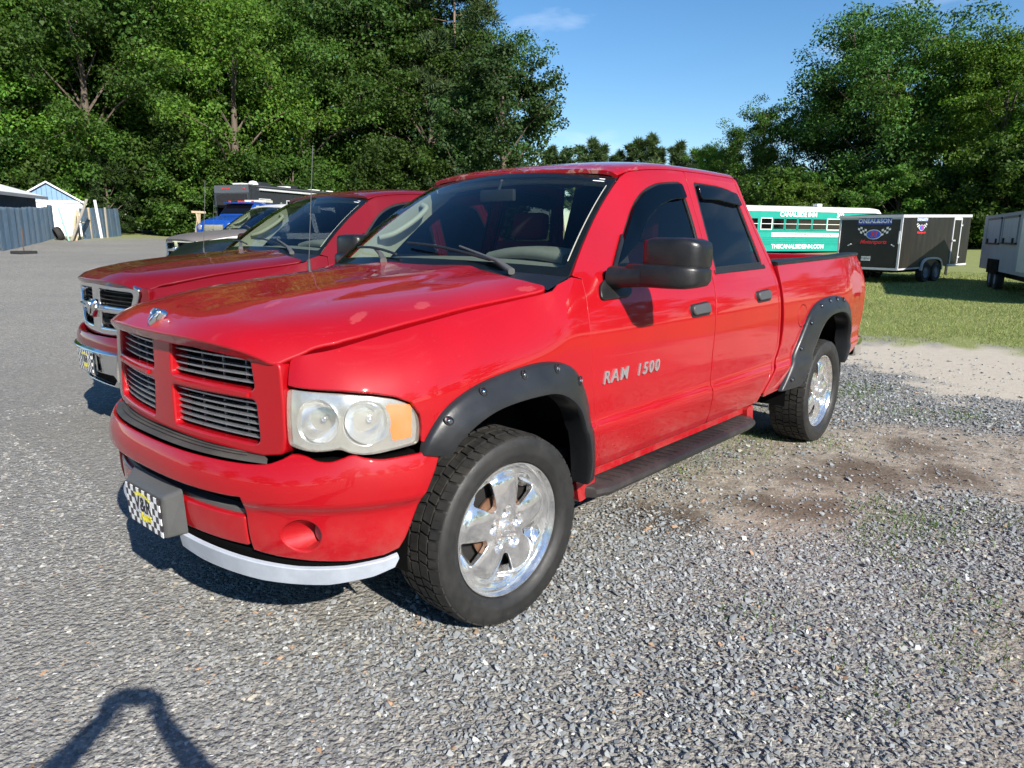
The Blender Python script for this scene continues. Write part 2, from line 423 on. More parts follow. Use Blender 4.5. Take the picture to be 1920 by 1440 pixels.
# front fender: plan path and inset toward the bonnet seam
_px = np.array([-1.0, -.56, -.2, .15, .35, .48, .59, .68, .745, .79, .815])
_py = np.array([.972, .972, .976, .980, .972, .950, .912, .862, .80, .735, .66])
_ps = np.concatenate([[0], np.cumsum(np.hypot(np.diff(_px), np.diff(_py)))]); _ps = _ps - np.interp(-.56, _px, _ps) - .56
PX = SP(_ps, _px); PY = SP(_ps, _py)      # s equals x for x < 0
S_END = _ps[-1]
SEAMZ = SP([-.6, -.36, -.29, .13, .49, .80, 1.1], [1.36, 1.322, 1.306, 1.258, 1.212, 1.165, 1.13])   # by s
SEAMI = SP([-.6, -.36, -.29, .13, .45, .70, .88, 1.1], [.075, .105, .125, .165, .165, .125, .075, .02])
def fender(s, z):
    s = np.asarray(s, float); z = np.asarray(z, float)
    e = 1e-3; x = PX(s); y = PY(s); tx = PX(s+e) - PX(s-e); ty = PY(s+e) - PY(s-e); L = np.hypot(tx, ty)
    nx, ny = -ty/L, tx/L
    zs = SEAMZ(s); q = np.clip((z - (zs - .30))/.30, 0, 1.25)
    ins = SEAMI(s)*q**2.6
    low = np.where(z < .74, .968 - DOOR(z), 0.)     # follow the lower door profile
    ins = ins + np.where(s < 0, low, 0)
    # blend into the door profile at the rear
    w = sstep(-.18, -.56, s)
    insd = .972 - DOOR(np.minimum(z, BELT)) + np.where(z > BELT, (z - BELT)*.45, 0)
    ins = ins*(1 - w) + insd*w
    return np.stack([x - nx*ins, y - ny*ins, z], -1)
# bonnet
LIPX = lambda y: .938 - .140*(np.abs(y)/.69)**3.2
HZC = SP([-.6, -.47, -.2, .2, .6, .80, .93], [1.405, 1.396, 1.372, 1.338, 1.293, 1.262, 1.243])
_ss = np.linspace(-.36, .86, 40); _sm = fender(_ss, SEAMZ(_ss)); _k = np.argsort(_sm[:, 0])
HYS = SP(np.concatenate([[-.6], _sm[_k, 0], [.86]]), np.concatenate([[.885], _sm[_k, 1] - .003, [.66]]))
HZS = SP(np.concatenate([[-.6], _sm[_k, 0], [.86]]), np.concatenate([[1.345], _sm[_k, 2] + .006, [1.15]]))
def hood(x, y):
    x = np.asarray(x, float); y = np.asarray(y, float); a = np.abs(y)
    zc = HZC(x); zs = HZS(x); r = a/HYS(x)
    z = zc - (zc - zs)*(.30*r**2 + .70*r**7)
    z = z + .010*(sstep(.46, .30, a))*sstep(.95, .55, x) - .006*sstep(.30, .05, a)
    d = np.clip(1 - (LIPX(y) - x)/.15, 0, 1.4)
    z = z - .050*d**2.2
    return np.stack([x, y, z], -1)
# grille face
GRX = lambda y: .882 - .20*np.asarray(y, float)**2
def grille(y, z):
    y = np.asarray(y, float); z = np.asarray(z, float)
    return np.stack([GRX(y) + .010 + .10*np.clip(1.0 - z, -.2, .2)*.35, y, z], -1)
# bumper: plan path by arc length u from the centre line (u>0 left)
_bt = np.linspace(0, 1, 200); _by = .99*np.sin(_bt*np.pi/2)**.9
_by = np.linspace(0, .9899, 2000); _bx = .15 + .82*(1 - (_by/.99)**2.6)**(1/2.6)
_bu = np.concatenate([[0], np.cumsum(np.hypot(np.diff(_bx), np.diff(_by)))])
BX = lambda u: np.interp(np.abs(u), _bu, _bx); BY = lambda u: np.sign(u)*np.interp(np.abs(u), _bu, _by)
def y2u(y): return float(np.sign(y)*np.interp(abs(y), _by, _bu))
def x2u(x): return float(np.interp(-x, -_bx, _bu))
BPROF = SP([.36, .44, .47, .52, .60, .625, .645, .66, .70, .74, .77, .79, .81, .83, .86], [-.05, -.03, -.022, -.014, -.012, -.009, .004, .014, .016, .010, -.002, -.014, -.034, -.06, -.12])
BPROF2 = SP([.36, .44, .47, .52, .60, .625, .645, .66, .72, .78, .82, .86], [-.05, -.03, -.022, -.014, -.012, -.009, .004, .014, .016, .008, -.006, -.02])
def bumper(u, z, off=0.0):
    u = np.asarray(u, float); z = np.asarray(z, float); e = 4e-3
    tx = BX(u+e) - BX(u-e); ty = BY(u+e) - BY(u-e); L = np.hypot(tx, ty); nx, ny = ty/L, -tx/L
    w = sstep(.72, 1.0, np.abs(u)); p = BPROF(z)*(1 - w) + BPROF2(z)*w
    p = p*np.where((np.abs(u) > 1.18) & (z > .63), 1 - .8*sstep(1.18, 1.28, np.abs(u)), 1) + off
    return np.stack([BX(u) + nx*p, BY(u) + ny*p, z], -1)
# ------------------------------------------------------------------ ground
_gD = SP([0, 17, 22, 30, 40, 60, 80, 120, 400, 1500], [0, 0, .06, .20, .46, 1.25, 1.75, 2.1, 2.2, 2.3])
def gh(x, y):
    x = np.asarray(x, float); y = np.asarray(y, float)
    return _gD(np.hypot(x, y)) + .45*sstep(8, 30, -y)*sstep(-40, -14, x)
def vnoise(x, y, s, seed=0):
    """cheap smooth value noise"""
    x = np.asarray(x, float)/s + seed*17.3; y = np.asarray(y, float)/s - seed*9.1
    xi, yi = np.floor(x), np.floor(y); fx, fy = x - xi, y - yi; fx = fx*fx*(3-2*fx); fy = fy*fy*(3-2*fy)
    def h(a, b): v = np.sin(a*127.1 + b*311.7 + seed*74.7)*43758.5453; return v - np.floor(v)
    return (h(xi, yi)*(1-fx) + h(xi+1, yi)*fx)*(1-fy) + (h(xi, yi+1)*(1-fx) + h(xi+1, yi+1)*fx)*fy
def fbm(x, y, s, seed=0): return sum(vnoise(x, y, s/2**i, seed+i)*.5**i for i in range(4))/1.875
def polydist(P, x, y):
    P = np.asarray(P, float); X = np.stack([np.ravel(x), np.ravel(y)], 1); d = bdist(P, X); return np.where(inside(P, X), d, -d).reshape(np.shape(x))
SAND = [(-7.6, -1.2), (-9.2, -.8), (-10.2, .1), (-10.9, .8), (-10.4, 2.2), (-10.2, 4.5), (-6.0, 5.0), (-6.1, 2.4), (-6.2, 1.5), (-6.6, .95), (-7.3, .40)]
DIRT = [(-2.0, .45), (-3.28, .50), (-4.1, .90), (-4.75, 1.3), (-4.9, 2.3), (-4.9, 3.4), (-3.0, 3.3), (-2.85, 2.45), (-2.9, 2.1), (-2.4, 1.92), (-1.9, 1.78), (-1.5, 1.48), (-1.25, 1.1), (-1.15, .75)]
def masks(x, y):
    n = (fbm(x, y, 1.1, 1) - .5); n2 = fbm(x, y, .35, 5) - .5
    grass = sstep(-.5, .7, (-9.9 - .35*np.clip(-y - 5, 0, None)) - x + 3.4*n + 3.0*n2)
    grass = np.maximum(grass, sstep(-.6, .8, -y - 47 - .25*x + 3*n) )
    sand = sstep(-.25, .55, polydist(SAND, x, y) + 1.6*n + 1.5*n2)
    dirt = sstep(-.22, .30, polydist(DIRT, x, y) + .55*n + .45*n2)
    dirt = np.maximum(dirt, .8*sstep(-.1, .5, np.clip(y - 2.45, -9, 1)*1. + 1.3*n)*sstep(-4.5, -.2, -np.abs(x + 1.2)))
    stain = np.zeros_like(x)
    for cx, cy, r in ((-3.95, 1.55, .34), (-3.34, 1.90, .30), (-2.05, 1.42, .34), (-3.05, 1.50, .38), (-2.6, 1.25, .3), (-1.42, .98, .22), (-1.40, .72, .18)):
        stain = np.maximum(stain, sstep(1.15, .35, np.hypot(x - cx, (y - cy))/r + 1.5*n2 + .8*n))
    return grass, sand, dirt, stain
def axis(lo, hi, step, far):
    a = list(np.arange(lo, hi + 1e-6, step)); s = step
    while a[-1] < far: s *= 1.17; a.append(a[-1] + s)
    s = step
    while a[0] > -far: s *= 1.17; a.insert(0, a[0] - s)
    return np.array(a)
def _ground_mat():
    m = mat('ground_gravel', (.2, .2, .2), .95, spec=.25); k = NT(m); p = k.pos()
    at = k.n('ShaderNodeAttribute'); at.attribute_name = 'col'; sp = k.n('ShaderNodeSeparateColor'); k.l(at.outputs['Color'], sp.inputs[0])
    sand, grass, dirt = sp.outputs[0], sp.outputs[1], sp.outputs[2]
    a2 = k.n('ShaderNodeAttribute'); a2.attribute_name = 'stain'; stain = a2.outputs['Fac']
    v = k.n('ShaderNodeTexVoronoi'); v.inputs['Scale'].default_value = 46; v.inputs['Randomness'].default_value = 1.; k.l(p, v.inputs['Vector'])
    v2 = k.n('ShaderNodeTexVoronoi'); v2.inputs['Scale'].default_value = 115; k.l(p, v2.inputs['Vector'])
    sc = k.n('ShaderNodeSeparateColor'); k.l(v.outputs['Color'], sc.inputs[0]); sc2 = k.n('ShaderNodeSeparateColor'); k.l(v2.outputs['Color'], sc2.inputs[0])
    st = [(0, (.12, .12, .118)), (.30, (.21, .21, .205)), (.55, (.30, .298, .285)), (.78, (.40, .39, .36)), (.90, (.52, .48, .40)), (.97, (.70, .67, .60))]
    g1 = k.ramp(sc.outputs[0], st); g2 = k.ramp(sc2.outputs[1], st)
    gv = k.mix(.45, g1, g2); gv = k.mix(k.mapr(v.outputs['Distance'], .0, .55, 0, .35), gv, (.10, .095, .085))
    big = k.noise(p, .55, 5, .6); gv = k.mix(k.mapr(big, .35, .65, .08, .42), gv, (.33, .31, .27)); huge = k.noise(p, .13, 6, .65); gv = k.mix(k.mapr(huge, .40, .62, 0, .55), gv, (.19, .185, .175))
    spk = k.noise(p, 17, 9, .85); gv = k.mix(k.mapr(spk, .36, .64, 0, 1), k.mix(1., gv, (.70, .70, .71), 'MULTIPLY'), k.mix(1., gv, (1.28, 1.27, 1.24), 'MULTIPLY'))
    fine = k.noise(p, 260, 3); dn = k.noise(p, 9, 7, .65)
    dc = k.mix(k.mapr(dn, .36, .64, 0, 1), (.15, .115, .082), (.42, .36, .28)); dc = k.mix(k.mapr(fine, .35, .65, 0, .45), dc, (.27, .245, .21))
    sdc = k.mix(dn, (.40, .345, .27), (.56, .50, .41))
    gr = k.mix(k.noise(p, 1.7, 6, .65), (.15, .185, .05), (.26, .285, .10)); gr = k.mix(k.ramp(k.noise(p, 22, 5, .7), [(.45, 0), (.75, .6)]), gr, (.38, .35, .19))
    peb = k.ramp(sc2.outputs[0], [(.80, 0), (.86, .8)])
    d2 = k.mix(peb, dc, g2); c = k.mix(dirt, gv, d2); c = k.mix(sand, c, k.mix(k.math('MULTIPLY', peb, .25), sdc, g2)); c = k.mix(grass, c, gr)
    c = k.mix(k.math('MULTIPLY', stain, .78), c, (.088, .062, .042))
    k.set('Base Color', c)
    hgt = k.math('ADD', k.math('MULTIPLY', v.outputs['Distance'], -1.0), k.math('MULTIPLY', v2.outputs['Distance'], -.4))
    soft = k.math('MAXIMUM', k.math('MAXIMUM', sand, grass), dirt)
    hgt = k.math('MULTIPLY', hgt, k.math('SUBTRACT', 1.05, k.math('MULTIPLY', soft, .8))); hgt = k.math('ADD', hgt, k.math('MULTIPLY', dn, .35))
    k.set('Normal', k.bump(hgt, .75, .016))
_ground_mat()
def _ground():
    X = axis(-8.5, 3.2, .09, 1400); Y = axis(-4.5, 3.6, .09, 1400); gx, gy = np.meshgrid(X, Y, indexing='ij'); n, m = gx.shape
    z = gh(gx, gy) + .012*(fbm(gx, gy, 1.4, 3) - .5)*sstep(60, 10, np.hypot(gx, gy))
    i = np.arange(n*m).reshape(n, m); F = np.stack([i[:-1, :-1], i[1:, :-1], i[1:, 1:], i[:-1, 1:]], -1).reshape(-1, 4)
    gr, sa, di, st = masks(gx, gy)
    me = fastmesh('ground', np.stack([gx, gy, z], -1).reshape(-1, 3), F, 'ground_gravel', np.stack([sa.ravel(), gr.ravel(), di.ravel()], 1), True)
    a = me.attributes.new('stain', 'FLOAT', 'POINT'); a.data.foreach_set('value', st.ravel().astype(np.float32))
    o = bpy.data.objects.new('ground', me); COL.objects.link(o); tag(o, kind='structure')
_ground()
# loose crushed stone, as real pieces, where they can be told apart
def hulls(n, k=9, seed=3):
    out = []; r = random.Random(seed)
    for _ in range(n):
        bm = bmesh.new()
        for j in range(k):
            t = r.uniform(0, 2*math.pi); u = r.uniform(-1, 1); q = math.sqrt(1-u*u); bm.verts.new((math.cos(t)*q*.5*r.uniform(.75, 1.15), math.sin(t)*q*.5*r.uniform(.6, 1), u*.36))
        bmesh.ops.convex_hull(bm, input=bm.verts); bmesh.ops.triangulate(bm, faces=bm.faces)
        bm.verts.ensure_lookup_table(); used = [v for v in bm.verts if v.link_faces]; ix = {v: i for i, v in enumerate(used)}
        out.append((np.array([v.co[:] for v in used]), np.array([[ix[v] for v in f.verts] for f in bm.faces]))); bm.free()
    return out
def stone_mat():
    m = mat('stone_chips', (.2, .2, .2), .82, spec=.35); k = NT(m); k.set('Base Color', k.mix(k.math('MULTIPLY', k.noise(k.pos(), 300, 3), .5), k.attr('col'), (.20, .195, .18)))
stone_mat()
def _stones():
    T = hulls(26); N = 400000
    x = RNG.uniform(-9, 3.2, N); y = RNG.uniform(-4.6, 4.2, N); d = np.hypot(x - 2.0, y - 2.76)
    dens = np.interp(d, [0, .9, 1.5, 2.6, 3.6, 5, 7, 10, 12], [0, .1, .8, 1, .85, .48, .30, .12, 0])
    ang = np.degrees(np.arctan2(y - 2.76, x - 2.0)); ang = np.where(ang > 60, ang - 360, ang); dens *= (np.abs(ang + 138.6) < 45)      # only the part of the lot in front of the trucks is this loose
    under = (x > -4.4) & (x < .55) & (y < .55) & (y > -4.2); dens *= np.where(under, .12, 1)
    gr, sa, di, st = masks(x, y); dens *= (1 - .97*gr)*(1 - .90*sa)*(1 - .78*di)
    loose = fbm(x, y, .9, 9); dens *= .55 + .75*loose
    ok = RNG.random(N) < dens; x, y, d, loose = x[ok], y[ok], d[ok], loose[ok]; n = len(x)
    compact = sstep(.2, 1.6, x - .45*(y - 1.0))            # packed surface toward the lane
    s = RNG.gamma(4.2, .0030, n) + .005; s = np.clip(s, .007, .044)*np.interp(d, [2, 5, 9], [1, 1.1, 1.5])
    fl = RNG.uniform(.45, .85, n)
    q = RNG.random(n); base = np.array([[.245, .255, .262], [.32, .325, .322], [.17, .175, .18], [.41, .405, .385], [.46, .41, .325], [.70, .68, .63], [.42, .24, .13]])
    idx = np.searchsorted(np.cumsum([.32, .27, .17, .14, .06, .025, .015]), q); idx = np.clip(idx, 0, 6); col = base[idx]*RNG.uniform(.72, 1.16, (n, 1)); col = col*(1 + (1 - compact)[:, None]*np.array([[-.07, -.01, .04]]))
    pick = RNG.integers(0, len(T), n); VV = []; FF = []; CC = []; b = 0
    yaw = RNG.uniform(0, 6.28, n); tx = RNG.normal(0, .33, n)*(1 - .7*compact); ty = RNG.normal(0, .33, n)*(1 - .7*compact)
    for t, (V, F) in enumerate(T):
        w = np.where(pick == t)[0]
        if not len(w): continue
        P = V[None]*np.stack([s[w]*1.15, s[w], s[w]*fl[w]], -1)[:, None, :]
        a = yaw[w]; X = P[..., 0]*np.cos(a)[:, None] - P[..., 1]*np.sin(a)[:, None]; Y = P[..., 0]*np.sin(a)[:, None] + P[..., 1]*np.cos(a)[:, None]; Z = P[..., 2] + X*tx[w][:, None] + Y*ty[w][:, None]
        zc = gh(x[w], y[w]) + s[w]*fl[w]*(.13 - .20*compact[w]) + .003*(1 - compact[w])
        P = np.stack([X + x[w][:, None], Y + y[w][:, None], Z + zc[:, None]], -1)
        VV.append(P.reshape(-1, 3)); FF.append((F[None] + (b + np.arange(len(w))*len(V))[:, None, None]).reshape(-1, 3)); CC.append(np.repeat(col[w], len(V), 0)); b += len(w)*len(V)
    me = fastmesh('gravel', np.vstack(VV), np.vstack(FF), 'stone_chips', np.vstack(CC)); o = bpy.data.objects.new('gravel', me); COL.objects.link(o)
    tag(o, 'loose grey crushed stone lying over the lot', 'gravel', kind='stuff'); print('stones', n, len(me.polygons))
_stones()
# grass blades on the lawn and weeds in the stones
def blades(name, x, y, h, w, m, label, cat, cols):
    n = len(x); a = RNG.uniform(0, 6.28, n); lean = RNG.uniform(.2, .9, n)*h; la = RNG.uniform(0, 6.28, n); z = gh(x, y)
    P = np.stack([np.stack([x - np.cos(a)*w, y - np.sin(a)*w, z - .005], -1), np.stack([x + np.cos(a)*w, y + np.sin(a)*w, z - .005], -1),
                  np.stack([x + np.cos(la)*lean, y + np.sin(la)*lean, z + h], -1)], 1)
    c = np.repeat(cols, 3, 0); me = fastmesh(name, P.reshape(-1, 3), np.arange(3*n).reshape(-1, 3), m, c)
    o = bpy.data.objects.new(name, me); COL.objects.link(o); tag(o, label, cat, kind='stuff')
def leaf_mat(name, gain=(1, 1, 1), tr=.35, vary=.25):
    m = mat(name, (.06, .12, .03), .6, spec=.3); k = NT(m); oi = k.n('ShaderNodeObjectInfo')
    c = k.mix(1., k.attr('col'), gain, 'MULTIPLY'); hv = k.n('ShaderNodeHueSaturation'); k.l(c, hv.inputs['Color']); k.l(k.mapr(oi.outputs['Random'], 0, 1, 1 - vary, 1 + vary), hv.inputs['Value'])
    k.l(k.mapr(oi.outputs['Random'], 0, 1, .494, .512), hv.inputs['Hue']); c = hv.outputs['Color']
    k.set('Base Color', c); t = k.n('ShaderNodeBsdfTranslucent'); k.l(k.mix(1., c, (1.25, 1.35, .7), 'MULTIPLY'), t.inputs[0])
    mx = k.n('ShaderNodeMixShader'); mx.inputs[0].default_value = tr; out = [n for n in k.t.nodes if n.type == 'OUTPUT_MATERIAL'][0]
    k.l(k.b.outputs[0], mx.inputs[1]); k.l(t.outputs[0], mx.inputs[2]); k.l(mx.outputs[0], out.inputs[0]); return m
leaf_mat('grass_blades', tr=.25, vary=0)
def _grass():
    N = 420000; r = RNG.random(N)**1.7*22 + 0; x = -9 - r; y = RNG.uniform(-9, 5, N)
    gr, sa, di, st = masks(x, y); ok = (RNG.random(N) < gr**1.5*(1 - .9*sa)*np.interp(r, [0, 8, 22], [1, .6, .25])); x, y = x[ok], y[ok]; d = np.hypot(x - 2, y - 2.7)
    n = len(x); base = np.array([[.19, .24, .06], [.25, .285, .09], [.34, .32, .145], [.13, .18, .045]]); c = base[RNG.integers(0, 4, n)]*RNG.uniform(.8, 1.25, (n, 1))*(.75 + .5*fbm(x, y, 1.6, 4))[:, None]
    blades('lawn_grass', x, y, RNG.uniform(.012, .04, n)*np.interp(d, [11, 30], [1, 1.6]), .0035*np.interp(d, [11, 30], [1, 3.0]), 'grass_blades', 'short mown green grass of the lawn behind the red pickup', 'grass', c)
    xs = []; ys = []
    for cx, cy, k in ((-2.3, 1.89, 1), (-2.15, 2.06, 1), (-2.4, 1.76, .8), (-2.71, 2.22, .6), (-2.69, .16, .5), (-3.44, .62, 1.2), (-1.71, 1.96, .7), (-3.56, 1.07, 1.2), (-1.92, 1.86, .7), (-2.24, 1.99, .8), (-2.9, .75, .9), (-3.2, .52, 1.3), (-2.2, .55, .6), (-2.45, .62, .7), (-1.45, 2.3, .9), (-.95, 2.45, .8), (-.5, 2.2, .4), (-.7, 1.7, .35), (-5.0, 1.2, 1.5), (-5.5, .7, 1.6), (-6.0, .6, 1.6), (-5.3, 1.7, 1.3), (-1.2, 2.6, 1.), (-2.6, 2.5, .7)):
        q = int(170*k); xs.append(RNG.normal(cx, .10 + .04*k, q)); ys.append(RNG.normal(cy, .10 + .04*k, q))
    x, y = np.concatenate(xs), np.concatenate(ys); n = len(x); c = np.array([[.10, .17, .035]])*RNG.uniform(.6, 1.3, (n, 1))
    blades('weeds', x, y, RNG.uniform(.010, .05, n), .0028, 'grass_blades', 'sparse low green weeds growing through the gravel', 'weeds', c)
_grass()
# ------------------------------------------------------------------ trees
leaf_mat('leaves_mid', (.68, .86, .54), vary=.40); leaf_mat('leaves_dark', (.72, .88, .74), .30, .3); leaf_mat('leaves_light', (1.25, 1.45, .80), .40); leaf_mat('needles', (.95, 1.05, 1.0), .15)
worn('bark', (.115, .088, .068), .9, 6, .45, .6); worn('pine_bark', (.20, .135, .10), .9, 7, .4, .6)
def leaves(cent, rad, n, size, base, rs, droop=0., needle=False):
    """many small faces spread round clump centres -> V, F, colour"""
    m = len(cent)*n; c = np.repeat(cent, n, 0); r = np.repeat(rad, n)
    d = rs.normal(size=(m, 3)); d /= np.linalg.norm(d, axis=1, keepdims=True); rr = rs.random(m)**.45
    p = c + d*(r*rr)[:, None]*[1, 1, .62]; p[:, 2] -= droop*rs.random(m)*r
    nrm = d*.55 + rs.normal(size=(m, 3))*.55 + [0, 0, .5]; nrm /= np.linalg.norm(nrm, axis=1, keepdims=True)
    t = np.cross(nrm, rs.normal(size=(m, 3))); t /= np.linalg.norm(t, axis=1, keepdims=True) + 1e-9; b = np.cross(nrm, t)
    s = size*rs.uniform(.6, 1.35, m)[:, None]
    if needle:
        t = d*.8 + rs.normal(size=(m, 3))*.5 + [0, 0, .35]; t /= np.linalg.norm(t, axis=1, keepdims=True); b = np.cross(t, rs.normal(size=(m, 3))); b /= np.linalg.norm(b, axis=1, keepdims=True)
        V = np.stack([p - b*s*.13, p + b*s*.13, p + t*s*1.5], 1).reshape(-1, 3); F = np.arange(3*m).reshape(-1, 3); k = 3
    else:
        V = np.stack([p - t*s*.5, p + b*s*.34, p + t*s*.6, p - b*s*.34], 1).reshape(-1, 3); F = np.arange(4*m).reshape(-1, 4); k = 4
    cl = np.repeat(rs.uniform(.72, 1.25, len(cent)), n)*rs.uniform(.75, 1.25, m)
    hue = rs.normal(0, .10, m); col = np.array(base)[None]*cl[:, None]*np.stack([1 + hue, np.ones(m), 1 - hue], 1)
    return V, F, np.repeat(col, k, 0)
def limb_tube(b, P, r0, r1, n=6): b.tube(P, list(np.linspace(r0, r1, len(P))), n, cap=False)
def make_broad(name, H, W, seed, base, nclump, nleaf, lsize, m, trunk_h=.22, low=.18, spread=1., bare=False):
    """broadleaf tree: tapered trunk, limbs to each clump group, uneven crown"""
    rs = np.random.default_rng(seed); rr = random.Random(seed); b = MB()
    lean = rs.normal(0, .03, 2); top = .86*H; tp = [(lean[0]*H*t + .12*math.sin(5*t + seed), lean[1]*H*t + .12*math.cos(4*t), top*t) for t in np.linspace(0, 1, 9)]; r0 = .020*H + .06
    limb_tube(b, [(tp[0][0], tp[0][1], -.3)] + tp, r0*1.25, .03, 8)
    prim = []
    for i in range(int(11 + 5*spread)):
        h = low + (.92 - low)*((i + .5)/(11 + 5*spread)); a = i*2.4 + rs.uniform(-.4, .4); env = math.sin(math.pi*min(1, max(.05, ((h - low*.5)/(1.04 - low*.5))**.8)))**.65; R = W*.5*env*rs.uniform(.62, 1.08)
        i0 = min(7, int(h*.86*8)); s = Vector(tp[i0]); e = Vector((tp[i0][0] + R*math.cos(a), tp[i0][1] + R*math.sin(a), H*h + .16*R)); mid = s.lerp(e, .5) + Vector((0, 0, .10*R)); limb_tube(b, [s, mid, e], r0*.38*(1.1 - h*.7), .02, 5); prim += [(s, mid, e, R)]
    cents = []; rads = []
    for i in range(nclump):
        s, mid, e, R = prim[rr.randrange(len(prim))]; t = rs.uniform(.35, 1.08)**.8; q = (mid.lerp(e, t) if t > .4 else s.lerp(mid, .8)); off = rs.normal(0, 1, 3)*[.20*W*.5, .20*W*.5, .055*H]
        c = np.array(q) + off; c[2] = max(c[2], low*H*.6 + .4); cents.append(c); rads.append(rs.uniform(.055, .105)*W + .25)
        if i % 4 == 0: limb_tube(b, [Vector(q), Vector(c)], .035, .012, 4)
    for i in range(max(6, nclump//14)):
        cents.append(np.array([rs.normal(0, .10*W), rs.normal(0, .10*W), H*rs.uniform(.82, .98)])); rads.append(.07*W + .2)
    V, F, c = leaves(np.array(cents), np.array(rads), nleaf, lsize, base, rs)
    return trunk_crown(name, b, 'bark', V, F, c, m)
def trunk_crown(name, b, bark, V, F, c, m):
    t = b.build('trunk', bark, None, 60, fix=False); tm = t.data; bpy.data.objects.remove(t)
    return name, tm, fastmesh('crown', V, F, m, c)
def make_pine(name, H, W, seed, bare, nclump, nleaf, base=(.060, .088, .030), size=.34):
    rs = np.random.default_rng(seed); b = MB(); bend = rs.normal(0, .25, 2)
    f = lambda t: Vector((bend[0]*math.sin(2.2*t), bend[1]*math.sin(2.7*t), H*t))
    limb_tube(b, [f(t) for t in np.linspace(-.01, .97, 12)], .0062*H + .04, .03, 8); cents = []; rads = []
    nb = max(10, nclump//6)
    for i in range(nb):
        h = bare + (.97 - bare)*(i + .5)/nb; a = i*2.4 + rs.uniform(-.5, .5); env = (1 - ((h - bare)/(1 - bare))**1.6)**.75*rs.uniform(.55, 1.1) + .10; R = W*.5*env; s = f(h); e = s + Vector((R*math.cos(a), R*math.sin(a), R*rs.uniform(-.05, .35))); mid = s.lerp(e, .5) + Vector((0, 0, -.04*R))
        limb_tube(b, [s, mid, e], .05*(1.15 - h), .012, 5)
        for j in range(6):
            t = rs.uniform(.35, 1.05); c = np.array(s.lerp(e, t)) + rs.normal(0, 1, 3)*[.10*R + .15, .10*R + .15, .10*R + .1]; cents.append(c); rads.append(rs.uniform(.35, .75)*(.55 + .05*W))
            if j < 3: limb_tube(b, [s.lerp(e, min(1, t)), Vector(c)], .018, .006, 3)
    V, F, c = leaves(np.array(cents), np.array(rads), nleaf, size, base, rs, needle=True)
    return trunk_crown(name, b, 'pine_bark', V, F, c, 'needles')
G1 = (.070, .120, .026); G2 = (.085, .135, .030)
KIND = {
 'oak': make_broad('oak', 20, 15, 1, G1, 330, 148, 0.246, 'leaves_dark', low=.16, spread=1.4),
 'oak2': make_broad('oak2', 21, 13, 2, G1, 300, 148, 0.246, 'leaves_dark', low=.14, spread=1.3),
 'maple': make_broad('maple', 18, 12, 3, G2, 300, 148, 0.221, 'leaves_mid', low=.12),
 'maple2': make_broad('maple2', 19, 11, 4, G2, 290, 148, 0.221, 'leaves_mid', low=.10),
 'gum': make_broad('gum', 17, 10, 5, G2, 300, 135, 0.205, 'leaves_light', low=.08),
 'gum2': make_broad('gum2', 16, 11, 6, G2, 300, 135, 0.205, 'leaves_light', low=.06),
 'bush': make_broad('bush', 5.5, 6.5, 7, G2, 170, 130, .19, 'leaves_mid', low=.03, spread=.8),
 'bush2': make_broad('bush2', 6.5, 5.5, 8, G2, 170, 130, .19, 'leaves_mid', low=.03, spread=.8),
 'bush3': make_broad('bush3', 4.5, 4.5, 12, G2, 120, 120, .17, 'leaves_light', low=.03, spread=.6),
 'cedar': make_broad('cedar', 13, 7.5, 9, (.055, .092, .026), 260, 120, .21, 'leaves_dark', low=.05),
 'pine': make_pine('pine', 27, 9.5, 10, .36, 190, 150),
 'pine2': make_pine('pine2', 25, 8.5, 11, .42, 170, 150),
 'farpine': make_pine('farpine', 22, 8, 13, .30, 90, 90, size=.75),
}
def plant(kind, x, y, s=1., rz=0., label='', group='', cat='tree', sz=None, name=None):
    nm, tm, cm = KIND[kind]
    r = empty(name or {'pine': 'pine_tree', 'pine2': 'pine_tree', 'farpine': 'pine_tree', 'cedar': 'cedar_tree'}.get(kind, 'shrub' if kind.startswith('bush') else 'broadleaf_tree'), (x, y, float(gh(x, y))), rz, label, cat, group)
    r.scale = (s, s, sz or s)
    for n_, me in (('trunk', tm), ('crown', cm)):
        o = bpy.data.objects.new(n_, me); COL.objects.link(o); o.parent = r
    return r
